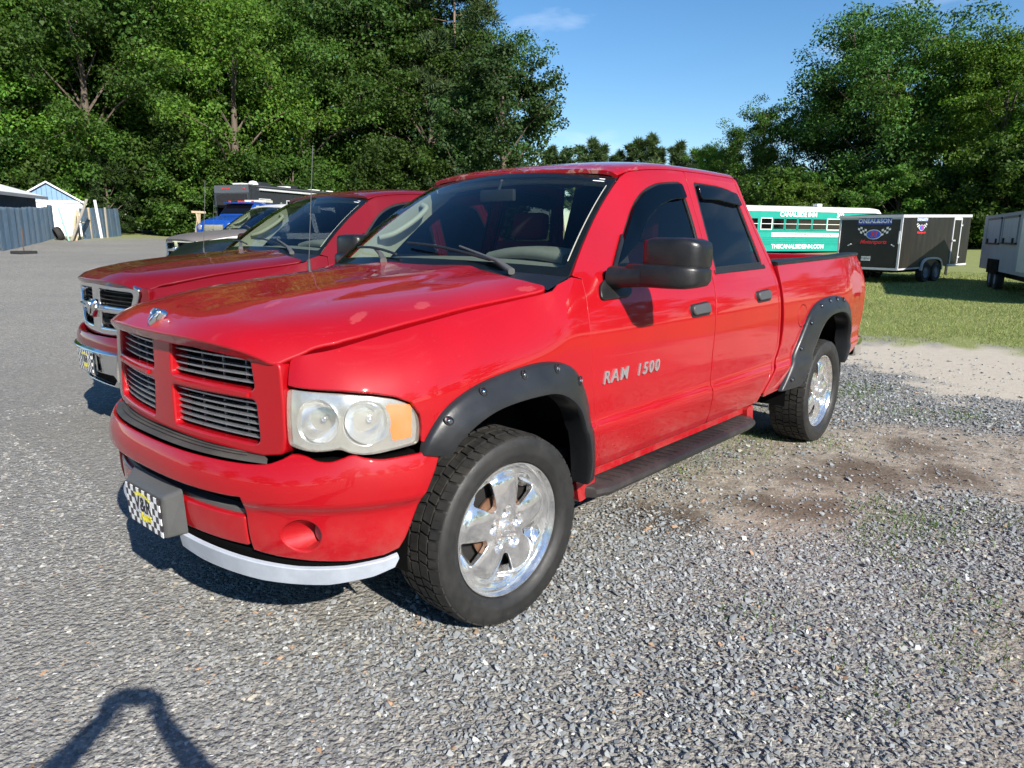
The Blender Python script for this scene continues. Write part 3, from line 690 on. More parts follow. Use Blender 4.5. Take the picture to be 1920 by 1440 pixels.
TREES = [
 ('tall leafy broadleaf tree in the woods behind the metal fence', 'tall broadleaf trees of the woods behind the fence', 'tree',
  'maple -8.4 -61.1 1.17 .6;maple -11.2 -59.4 1.25 4.8;maple -13.5 -60 1.24 5.2;maple -17.3 -59.1 1.25 5;oak -19.5 -58 1.27 6;oak -23.7 -59.9 1.2 4.2;maple2 -26.8 -56.6 1.12 5.9;maple -32.2 -55.5 1.05 1.8;oak -35.5 -52.8 1.18 2.6;oak2 -38.1 -50.3 1.11 1.6;maple -41.5 -48.8 1.15 1.8;oak2 -45.1 -43.7 .88 4.2'),
 ('brighter green broadleaf tree at the front edge of the woods', 'front row of the woods', 'tree',
  'maple2 -8 -52.2 .94 1.2;gum2 -11.7 -53.3 .96 5.7;maple2 -16.3 -50.2 .91 3.7;maple2 -21.4 -52.3 .89 2.9;gum2 -23.9 -46.6 1.0 1.8;maple -30.2 -46.5 .91 6.1;maple -37.5 -41.5 .92 4.3'),
 ('tall pine rising behind the broadleaf trees of the woods', 'tall pines at the back of the woods', 'tree',
  'pine -10.9 -70 1.04 1.6;pine -14.1 -72 1 .3;pine2 -18.9 -68.6 1.09 2.8;pine -21.3 -68 1.01 4.6;pine -27.5 -67.8 1.08 3.7;pine -30.4 -65 1.08 4.9;pine -36.1 -62.5 1.04 2.6;pine2 -39.7 -58 1.1 2.7;pine -43.9 -56 .92 1.5'),
 ('dense leafy shrub along the foot of the woods', 'shrubs along the foot of the woods', 'shrub',
  'bush2 -7.9 -51.3 1.25 2.5;bush -10.4 -50.8 1.14 .3;bush2 -15.2 -51.2 1.15 5.7;bush2 -18.6 -50.4 1.05 5.7;bush2 -20.8 -47.6 1.2 4.3;bush2 -20.2 -46.0 .95 6.1;bush -21.8 -47.2 1.01 3.9;bush2 -24.6 -44.6 .87 1.1;bush -26.6 -42.7 1.01 2.5;bush -30.2 -41.2 .86 5.5;bush2 -30.4 -37.2 1.07 5.5;bush -32.5 -35.9 1.1 3.5'),
 ('tall tree of the grove standing behind the teal bus and trailers', 'back row of the grove behind the bus', 'tree',
  'maple -64.5 -16.2 .78 .9;maple -66.8 -11.2 .78 2.2;gum -66 -6.9 .78 6.1;gum2 -66.1 -2.2 .72 .5'),
 ('leafy shrub at the foot of the grove behind the trailers', 'shrubs behind the bus and trailers', 'shrub',
  'bush -53.9 -17.6 .9 4;bush2 -54.5 -14.6 .9 1.1;bush -52.2 -10.6 .93 5.4;bush -52.9 -7.6 .85 2;bush2 -51.7 -4.6 1.04 3.3;bush2 -51.9 -2 .94 4.8;bush3 -54.3 -.8 .82 5.7;bush -53 -19.5 1.0 1'),
 ('far-off pine of the treeline beyond the red pickup roof', 'far treeline', 'tree',
  'farpine -127.5 -99.9 .99 5.9;farpine -129.1 -97.5 .96 .9;farpine -132.3 -95.3 .94 2.7;farpine -132.9 -93.2 1.08 1.2;farpine -135.2 -91.5 1.01 5.7;farpine -135.2 -87.3 .93 .1;farpine -135.9 -83.3 1.05 6;farpine -138 -81.3 1.1 .5;farpine -142.4 -81.3 .97 5.6;farpine -141.4 -76.1 1.02 5.5;farpine -142.7 -73.7 .93 1.4;farpine -144.6 -71.1 .95 2.5;farpine -146 -66 1.0 .5;farpine -147 -61 .95 3.5'),
 ('unseen broadleaf tree across the lane, added for reflections in the paint', 'unseen trees across the lane', 'tree',  # out of view, placed to give the paint something to reflect
  'maple 44 26 .8 .3;oak 36 38 .75 1.2;gum 24 47 .8 2.2;maple2 6 54 .75 3.1;oak2 -8 55 .7 4;gum2 -22 51 .8 5;maple -36 42 .8 .7;gum 48 12 .8 1.9;oak 50 -4 .8 2.7;maple2 46 -20 .8 3.4;gum2 40 -36 .85 4.1;maple -46 30 .75 4.9;bush 40 33 1 1;bush2 15 52 1.1 2;bush -1 55 1.2 3;bush2 -30 47 1.1 4;bush 49 4 1.2 5'),
]
for label, group, cat, rows in TREES:
    for r in rows.split(';'):
        k, x, y, s, a = r.split(); plant(k, float(x), float(y), float(s)*(1.05 if k == 'farpine' else 1), float(a), label, group, cat, sz=float(s)*.84 if k == 'farpine' else None)
plant('pine', -40.0, -40.1, 1.0, 2.2, 'tall pine with open layered branches at the sky edge of the woods')
plant('cedar', -35.0, -30.9, 1.0, .4, 'dark pointed tree closing the end of the woods by the sky')
plant('cedar', -36.6, -34.4, .90, 2.6, 'smaller dark tree tucked beside the pointed one at the woods end')
plant('pine2', -14.3, -54.6, 1.0, 1.1, 'bare-trunked pine standing by the blue shed')
plant('cedar', -16.3, -48.3, .38, .4, 'small soft young evergreen behind the leaning blue fence sheet', cat='tree', name='young_evergreen')
plant('maple', -58.2, -23.6, .58, 2.1, 'rounded lower tree at the sky end of the grove behind the bus')
plant('gum', -60.7, -28.0, .48, .9, 'small tree at the very end of the grove by the far treeline')
plant('oak', -58.6, -14.1, .84, 1.2, 'largest dark oak of the grove behind the bus')
plant('oak2', -61.0, -17.6, .60, 3.3, 'second dark oak leaning out from the largest oak')
plant('gum', -55.4, -5.2, .80, .4, 'yellow-green tree hanging over the black trailer')
plant('gum2', -56.5, -9.2, .80, 2.0, 'yellow-green tree between the oak and the trailers')
plant('gum2', -53.5, -1.0, .74, 4.0, 'yellow-green tree rising behind the grey trailer')
plant('bush3', -50.7, -16.3, .95, 0, 'low bright green bush behind the teal bus roof', cat='shrub')
for i, (k, x, y, s) in enumerate((('maple', -78, 7, .75), ('oak', -80, 16, .7), ('gum', -77, 25, .72), ('maple2', -72, 35, .7))): plant(k, x, y, s, i*1.7, 'tree at the far side of the lawn beyond the grey trailer', 'trees past the grey trailer')
# ------------------------------------------------------------------ vehicle materials
def paint(name, base, dust=.22, spots=None, chips=False, coat=1.0):
    m = mat(name, base, .5, 0., coat, .02, .18); k = NT(m); p = k.pos()
    big = k.noise(p, 2.2, 4); c = k.mix(k.mapr(big, .3, .7, 0, 1), tuple(x*.92 for x in base), tuple(min(1, x*1.06) for x in base))
    sx = k.n('ShaderNodeSeparateXYZ'); k.l(p, sx.inputs[0])
    # road film low on the panels, in smears
    film = k.math('MULTIPLY', k.mapr(sx.outputs['Z'], .62, .42, 0, 1), k.ramp(k.noise(p, 7, 8, .7), [(.42, 0), (.72, 1)]))
    film = k.math('MULTIPLY', film, dust, True)
    c = k.mix(film, c, (.30, .23, .19))
    # fine speckle of grime
    sp = k.ramp(k.noise(p, 140, 2), [(.70, 0), (.74, .35)]); c = k.mix(k.math('MULTIPLY', sp, dust*.7), c, (.55, .42, .38))
    rough = k.mapr(k.noise(p, 5, 6, .6), .3, .7, .012, .05)
    if spots:
        acc = None
        for (x, y, a, b, ang) in spots:
            mp = k.n('ShaderNodeMapping'); mp.vector_type = 'TEXTURE'; mp.inputs['Location'].default_value = (x, y, 0); mp.inputs['Rotation'].default_value = (0, 0, ang); mp.inputs['Scale'].default_value = (a, b, 1)
            k.l(p, mp.inputs['Vector']); s2 = k.n('ShaderNodeSeparateXYZ'); k.l(mp.outputs[0], s2.inputs[0])
            d = k.math('ADD', k.math('POWER', k.math('ABSOLUTE', s2.outputs['X']), 2.), k.math('POWER', k.math('ABSOLUTE', s2.outputs['Y']), 2.))
            d = k.math('ADD', d, k.math('MULTIPLY', k.math('SUBTRACT', k.noise(p, 45, 5, .7), .5), 3.2))
            v = k.mapr(d, 1.0, .55, 0, 1); acc = v if acc is None else k.math('MAXIMUM', acc, v)
        acc = k.math('MULTIPLY', acc, .26, True); c = k.mix(acc, c, (.60, .13, .12)); rough = k.math('ADD', rough, k.math('MULTIPLY', acc, .5))
    if chips:
        f = k.math('MULTIPLY', k.ramp(k.noise(p, 11, 9, .72, .6), [(.56, 0), (.60, 1)]), k.mapr(sx.outputs['X'], -1.55, -1.2, 0, 1), True)
        f = k.math('MULTIPLY', f, .45); c = k.mix(f, c, (.62, .45, .36)); rough = k.math('ADD', rough, k.math('MULTIPLY', f, .5))
    k.set('Base Color', c); k.set('Coat Roughness', rough)
    k.set('Coat Normal', k.bump(k.noise(p, 3.0, 3), .03, .01))
    return m
RED = (.36, .0015, .0062); WINE = (.155, .0011, .0045)
paint('red_paint', RED); paint('red_paint_roof', RED, chips=True)
paint('red_paint_hood', RED, spots=[(.483, .686, .055, .022, .35), (.225, .733, .05, .025, .3), (-.273, .814, .05, .022, -.5), (.62, .36, .05, .018, .3), (.52, .12, .04, .016, .2)])
paint('wine_paint', WINE, .15)
worn('black_plastic', (.010, .010, .011), .36, 14, .35, .18, dust=(.028, .027, .026))
worn('black_trim', (.012, .012, .013), .5, 20, .3)
worn('flare_plastic', (.017, .018, .020), .33, 5, .35, .12, dust=(.045, .046, .05))
worn('board_plastic', (.016, .015, .016), .45, 6, .4, .2, dust=(.10, .083, .075))
worn('pad_plastic', (.045, .044, .041), .55, 9, .35, .15, dust=(.11, .10, .085))
worn('grey_plastic', (.085, .085, .083), .5, 12, .2, .15)
worn('handle_plastic', (.065, .068, .072), .42, 12, .2)
worn('faded_valance', (.40, .44, .50), .38, 7, .35, .05, dust=(.17, .185, .215))
worn('void_black', (.004, .004, .004), .8, 5, .2, spec=.1)
worn('underbody', (.012, .011, .010), .8, 10, .4)
worn('rubber', (.017, .0168, .0165), .55, 26, .3, .3, dust=(.042, .039, .035))
worn('tread_rubber', (.014, .0135, .0125), .75, 22, .35, .2, dust=(.060, .053, .043))
worn('chrome', (.80, .80, .79), .07, 16, .06, metal=1.)
worn('badge_metal', (.66, .66, .67), .22, 40, .12, metal=.8); worn('grille_metal', (.42, .43, .45), .3, 30, .2, metal=.75)
worn('interior_grey', (.30, .285, .25), .7, 12, .15, .2)
worn('interior_dark', (.035, .035, .037), .7, 12, .2)
worn('seat_red', (.16, .012, .016), .75, 14, .3)
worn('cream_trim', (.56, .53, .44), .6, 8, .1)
def _rim():
    m = mat('rim_chrome', (.78, .78, .77), .15, 1.); k = NT(m); p = k.pos()
    d = k.n('ShaderNodeVectorMath'); d.operation = 'LENGTH'; k.l(p, d.inputs[0])
    rust = k.math('MULTIPLY', k.ramp(k.noise(p, 38, 7, .7), [(.44, 0), (.66, 1)]), k.mapr(d.outputs['Value'], .17, .06, 0, .62), True)
    pit = k.ramp(k.noise(p, 190, 3), [(.6, 0), (.72, .4)])
    film = k.ramp(k.noise(p, 14, 6, .7), [(.36, .06), (.80, .46)])
    k.set('Base Color', k.mix(rust, k.mix(pit, k.mix(film, (.88, .88, .87), (.66, .65, .63)), (.42, .40, .38)), (.26, .11, .045)))
    k.set('Roughness', k.math('ADD', k.math('ADD', .06, k.math('MULTIPLY', film, .40)), k.math('ADD', k.math('MULTIPLY', pit, .4), k.math('MULTIPLY', rust, .5))))
    k.set('Metallic', k.math('SUBTRACT', .97, k.math('ADD', k.math('MULTIPLY', film, .50), k.math('MULTIPLY', rust, .45))))
_rim()
glass('front_glass', (.22, .25, .28)); glass('windshield_glass', (.60, .68, .64), ior=1.5); glass('tinted_glass', (.09, .10, .12)); glass('visor_plastic', (.10, .105, .13), .04, ior=1.45)
glass('lamp_lens', (.97, .97, .95), .03, .13, 1.5)
mat('amber_lens', (.92, .19, .003), .12, 0., .6); mat('tail_red', (.45, .01, .01), .1, 0., .8)
NT(MATS['amber_lens']).set('Emission Strength', 0.)
mat('reflector', (.92, .92, .92), .16, .9); worn('lamp_housing', (.66, .66, .64), .22, 20, .15, metal=.8)
worn('fog_glass', (.16, .14, .14), .08, 25, .3)
worn('yellow_lettering', (.72, .62, .03), .45, 30, .15); worn('silver_lettering', (.62, .62, .64), .3, 18, .25); worn('white_lettering', (.82, .82, .80), .45, 30, .05)
def _plate_mat():
    m = mat('plate_checker', (.8, .8, .8), .35); k = NT(m); p = k.pos()
    sx = k.n('ShaderNodeSeparateXYZ'); k.l(p, sx.inputs[0]); cb = k.n('ShaderNodeCombineXYZ')
    k.l(k.math('ADD', sx.outputs['Y'], .0), cb.inputs[0]); k.l(sx.outputs['Z'], cb.inputs[1]); cb.inputs[2].default_value = .3
    ch = k.n('ShaderNodeTexChecker'); k.l(cb.outputs[0], ch.inputs['Vector']); ch.inputs['Scale'].default_value = 38
    ch.inputs['Color1'].default_value = (.82, .82, .81, 1); ch.inputs['Color2'].default_value = (.028, .022, .030, 1)
    k.set('Base Color', k.mix(k.ramp(k.noise(p, 60, 4), [(.5, 0), (.8, .25)]), ch.outputs['Color'], (.4, .38, .36)))
_plate_mat()

def ws_edge_v(t):
    p = wshield(1., t); vv = np.linspace(1.30, BELT + .62, 500); z = skin(np.full(500, p[0]), vv)[:, 2]
    return float(p[0]) - .006, float(np.interp(p[2], z, vv))
VR = BELT + .607                                   # roof joint
SPLIT = [(-1.785, VR), (-1.80, 1.60), (-1.80, 1.34), (-1.745, 1.12), (-1.722, .90), (-1.725, .72), (-1.755, .56), (-1.765, .475)]
SEAM_A = [(-.64, .475), (-.625, .55), (-.603, .69), (-.562, .90), (-.538, 1.09), (-.548, 1.22), (-.574, 1.36)]
REAR_E = [(-2.43, VR), (-2.475, 1.80), (-2.56, 1.60), (-2.665, 1.37), (-2.668, 1.15), (-2.683, .90), (-2.675, .82), (-2.60, .70), (-2.475, .53), (-2.455, .475)]
CAB_B = [(-2.475, VR), (-2.52, 1.80), (-2.61, 1.60), (-2.712, 1.37), (-2.708, 1.15), (-2.722, .90), (-2.715, .82), (-2.645, .70), (-2.52, .53), (-2.50, .475)]
WIN_F = rnd([(-.80, 1.352), (-.985, 1.575), (-1.15, 1.752), (-1.29, 1.828), (-1.44, 1.862), (-1.705, 1.872), (-1.745, 1.69), (-1.748, 1.352)], [.02, .3, .3, .3, .3, .03, .2, .02], 6)
WIN_R = rnd([(-1.865, 1.356), (-1.862, 1.60), (-1.862, 1.876), (-2.20, 1.870), (-2.40, 1.845), (-2.475, 1.60), (-2.545, 1.372)], [.02, .1, .02, .2, .09, .2, .03], 6)
def grow(P, d):
    P = resample(P, .03); P = P if area2(P) > 0 else P[::-1]; return inset(P, -d)
def bedskin(x, v):
    x = np.asarray(x, float); v = np.asarray(v, float)
    return np.stack([x, BEDP(v) - .052*sstep(-4.0, -4.75, x), v], -1)
F_OUT = crom([(.44, .80), (.425, .851), (.345, .945), (.205, 1.006), (.02, 1.036), (-.21, 1.045), (-.385, 1.000), (-.485, .872), (-.545, .67), (-.567, .46)], 7)
F_INN = crom([(.34, .78), (.315, .825), (.25, .872), (.12, .912), (-.08, .922), (-.25, .903), (-.385, .815), (-.45, .665), (-.478, .46)], 7)
R_OUT = crom([(-2.775, .515), (-2.85, .60), (-2.97, .755), (-3.085, .906), (-3.20, 1.028), (-3.38, 1.092), (-3.66, 1.112), (-3.90, 1.085), (-4.06, 1.00), (-4.15, .86), (-4.165, .70), (-4.10, .56)], 7)
R_INN = crom([(-3.06, .515), (-3.14, .62), (-3.23, .76), (-3.33, .89), (-3.47, .965), (-3.66, .985), (-3.84, .965), (-3.97, .885), (-4.02, .76), (-4.0, .56)], 7)
def flare(name, outer, inner, ybase, parent, mirror, bolts):
    """moulded arch extension: swept section between two curves"""
    n = 64
    def rs(P):
        L = np.concatenate([[0], np.cumsum(np.hypot(*np.diff(P, axis=0).T))]); t = np.linspace(0, L[-1], n)
        return np.stack([np.interp(t, L, P[:, 0]), np.interp(t, L, P[:, 1])], 1)
    O, I = rs(outer), rs(inner)
    prof = [(-.02, -.012), (0, .006), (.02, .020), (.10, .030), (.30, .040), (.60, .055), (.85, .066), (.94, .066), (.985, .056), (1.0, .040), (1.0, .0), (1.0, -.05)]
    V = []; 
    for i in range(n):
        e = min(1, min(i, n-1-i)/6)**.5
        for r, h in prof:
            q = O[i]*(1-r) + I[i]*r; yb = ybase(q[0], q[1]); V.append((q[0], yb + h*(.55 + .45*e) if h > 0 else yb + h, q[1]))
    m = len(prof); F = [(i*m+j, (i+1)*m+j, (i+1)*m+j+1, i*m+j+1) for i in range(n-1) for j in range(m-1)] + [tuple(range(m)), tuple((n-1)*m+j for j in range(m))[::-1]]
    V = np.array(V)
    if mirror: V = V*[1, -1, 1]
    o = mobj(name, V, F, 'flare_plastic', parent)
    bm = bmesh.new(); bm.from_mesh(o.data); bmesh.ops.recalc_face_normals(bm, faces=bm.faces); bm.to_mesh(o.data); bm.free()
    smooth_by_angle(o.data, 50)
    s = -1 if mirror else 1
    for tb in bolts:
        i = int(tb*(n-1)); q = O[i]*.82 + I[i]*.18; y = ybase(q[0], q[1]) + .034
        d = (I[i] - O[i]); d = d/np.hypot(*d)
        pk = MB(); ring = []
        for a in range(12):                      # moulded pocket rim round the bolt
            an = 2*math.pi*a/12; ca, sa = math.cos(an)*.019, math.sin(an)*.013
            ring.append((q[0] + d[0]*ca - d[1]*sa, s*(y + .0035 + .004*math.cos(an)), q[1] + d[1]*ca + d[0]*sa))
        pk.tube(ring, .0032, 6, closed=True); p = pk.build('bolt_pocket', 'flare_plastic', o, 60)
        b = MB(); b.lathe([(.0001, .010), (.006, .009), (.0085, .005), (.009, -.012)], 10, 'y', (q[0], y, q[1]))
        if mirror: b.V = mir(b.V, True)
        b.build('bolt', 'chrome', o, 50)
    return o
def wheel(parent, x, side, steer=0., mesh_cache={}):
    """tyre > rim, center_cap, lug_nut; local axis y = outward"""
    if 'tyre' not in mesh_cache:
        t = MB(); R = .394
        prof = [(.262, -.105), (.275, -.118), (.31, -.134), (.345, -.139), (.372, -.134), (.384, -.122), (.386, -.11), (.386, .11), (.384, .122), (.372, .134), (.345, .139), (.325, .1375), (.318, .139), (.310, .1365), (.288, .126), (.279, .114), (.275, .100), (.262, .085), (.250, .07)]
        t.lathe(prof, 96); o = t.build('tyre', 'rubber', None, 40); mesh_cache['tyre'] = o.data; bpy.data.objects.remove(o)
        b = MB(); N = 66                         # tread blocks
        for i in range(N):
            for r, (y0, y1, sk) in enumerate([(-.128, -.083, .35), (-.073, -.030, -.5), (-.021, .021, .5), (.030, .073, -.5), (.083, .128, .35)]):
                a0 = 2*math.pi*(i + (.5 if r % 2 else 0) + .1*math.sin(i*2.1))/N; w = 2*math.pi/N*.80
                V = []
                for h in (0, 1):
                    for (yy, aa) in ((y0, a0 - w/2), (y1, a0 - w/2 + sk*w*.5), (y1, a0 + w/2 + sk*w*.5), (y0, a0 + w/2)):
                        ed = max(0, abs(yy) - .105)*.42; rr = (R - ed if h else .380 - ed)
                        V.append((rr*math.cos(aa), yy*(1 if h else 1.0), rr*math.sin(aa)))
                b.add(V, [(0, 1, 2, 3), (7, 6, 5, 4), (0, 4, 5, 1), (1, 5, 6, 2), (2, 6, 7, 3), (3, 7, 4, 0)])
        o = b.build('tread', 'tread_rubber'); mesh_cache['tread'] = o.data; bpy.data.objects.remove(o)
        # rim face: five broad petals
        FB = SP([0, .04, .06, .10, .14, .19, .212, .228, .238, .250, .262], [.086, .087, .094, .101, .104, .101, .096, .082, .076, .080, .098])
        def face(u, v):
            r = np.hypot(u, v); a = np.arctan2(v, u); f = (a + math.pi/5) % (2*math.pi/5) - math.pi/5; w = r*np.sin(f)
            h = FB(r) - 3.4*w**2*sstep(.05, .09, r)*sstep(.240, .215, r)
            for j in range(5):
                c = 2*math.pi*j/5; d = np.hypot((u - .072*np.cos(c))*.8, v*0 + (v - .072*np.sin(c))); h = h - .024*sstep(.026, .013, d)
            return np.stack([u, h, v], -1)
        th = np.linspace(0, 2*np.pi, 72, endpoint=False); circ = np.stack([.262*np.cos(th), .262*np.sin(th)], 1); holes = []
        for j in range(5):
            c = 2*math.pi*(j + .5)/5
            pts = [(.106, -.11), (.160, -.215), (.214, -.275), (.221, .275), (.160, .215), (.106, .11)]
            holes.append(rnd([(r*math.cos(c+a), r*math.sin(c+a)) for r, a in pts], [.012, .03, .012, .012, .03, .012], 4))
        o = panel('rim', circ, face, 'rim_chrome', None, holes, step=.0085, gap=0, roll=.004, depth=.03, flip=True); rv = o.data
        l = MB(); l.lathe([(.236, .0), (.250, .06), (.255, .095), (.262, .104), (.268, .112), (.2735, .112), (.2745, .106), (.268, .095), (.258, .09)], 72)
        o2 = l.build('rim', 'rim_chrome', None, 45)
        bm = bmesh.new(); bm.from_mesh(rv); bm.from_mesh(o2.data)
        mesh_cache['rim'] = rv; mesh_cache['lip'] = o2.data; bm.free(); bpy.data.objects.remove(o); bpy.data.objects.remove(o2)
        d = MB(); d.lathe([(.0001, .02), (.24, .02), (.245, -.09), (.0001, -.09)], 40); o = d.build('brake', 'underbody', None, 40); mesh_cache['drum'] = o.data; bpy.data.objects.remove(o)
        b2 = MB(); b2.lathe([(.05, .03), (.135, .032), (.138, .045), (.05, .048)], 40); o = b2.build('disc', worn('rusty_disc', (.16, .085, .05), .6, 20, .4, metal=.3), None, 40); mesh_cache['disc'] = o.data; bpy.data.objects.remove(o)
        c = MB(); c.lathe([(.0001, .104), (.018, .103), (.029, .099), (.033, .094), (.034, .08)], 28)
        for k_ in range(2):                       # embossed horned mark
            s_ = 1 if k_ else -1
            c.tube([(0, .1045, -.014), (s_*.007, .1045, -.002), (s_*.010, .104, .010), (s_*.016, .1025, .012), (s_*.018, .102, .002)], .0028, 5)
        o = c.build('center_cap', 'rim_chrome', None, 50); mesh_cache['cap'] = o.data; bpy.data.objects.remove(o)
        ln = MB(); ln.lathe([(.0001, .098), (.006, .097), (.0095, .092), (.0105, .075)], 6); o = ln.build('lug_nut', 'chrome', None, 30); mesh_cache['nut'] = o.data; bpy.data.objects.remove(o)
    def mk(n, key, par): o = bpy.data.objects.new(n, mesh_cache[key]); COL.objects.link(o); o.parent = par; return o
    t = mk('tyre', 'tyre', parent); t.location = (x, side*.872, .392)
    a = random.Random(x*7 + side).uniform(0, 6)
    a = {(0, 1): .92, (-3.569, 1): .60}.get((x, side), a)
    M = Matrix.Translation((x, side*.872, .392)) @ Matrix.Rotation(steer if side > 0 else math.pi + steer, 4, 'Z') @ Matrix.Rotation(a, 4, 'Y')
    t.matrix_local = M
    mk('tread', 'tread', t); r = mk('rim', 'rim', t); mk('rim_lip', 'lip', t); mk('brake_drum', 'drum', t); mk('brake_disc', 'disc', t); mk('center_cap', 'cap', t)
    for j in range(5):
        q = mk('lug_nut', 'nut', t); q.location = (.072*math.cos(2*math.pi*j/5), -.012, .072*math.sin(2*math.pi*j/5))
    return t
def put_text(name, txt, size, m, parent, origin, right, up, **kw):
    V, F = text_mesh(txt, size, **kw); o, r, u = Vector(origin), Vector(right).normalized(), Vector(up).normalized(); n = r.cross(u)
    return mobj(name, [o + r*v[0] + u*v[1] + n*v[2] for v in V], F, m, parent)
def plate(parent, c, tilt, sub, cols=True):
    """novelty front plate with a chequered edge; faces +x; pivot at its centre"""
    b = MB(); b.box((0, 0, 0), (.003, .305, .152), bev=.0012)
    o = b.build('license_plate', 'plate_checker', parent); o.location = c; o.rotation_euler = (0, tilt, 0)
    k = MB(); k.prism(rnd([(-.074, -.022), (.074, -.022), (.078, .050), (-.078, .050)], .01, 3), 'x', .0016, .0026); k.build('plate_field', 'silver_lettering', o)
    put_text('plate_lettering', 'V&R', .082, 'black_trim', o, (.003, 0, .014), (0, 1, 0), (0, 0, 1), depth=.0006, bold=.002)
    put_text('plate_lettering', 'Auto', .050, 'yellow_lettering', o, (.0042, .012, -.030), (0, 1, .12), (0, -.12, 1), depth=.0006, shear=.35, bold=.0012)
    y = MB()
    for i in range(7):
        a = (i - 3)*.019; y.box((.0032, a, .058 - abs(i - 3)**2*.0009), (.001, .014, .012))
    y.build('plate_banner', 'yellow_lettering', o)
    return o

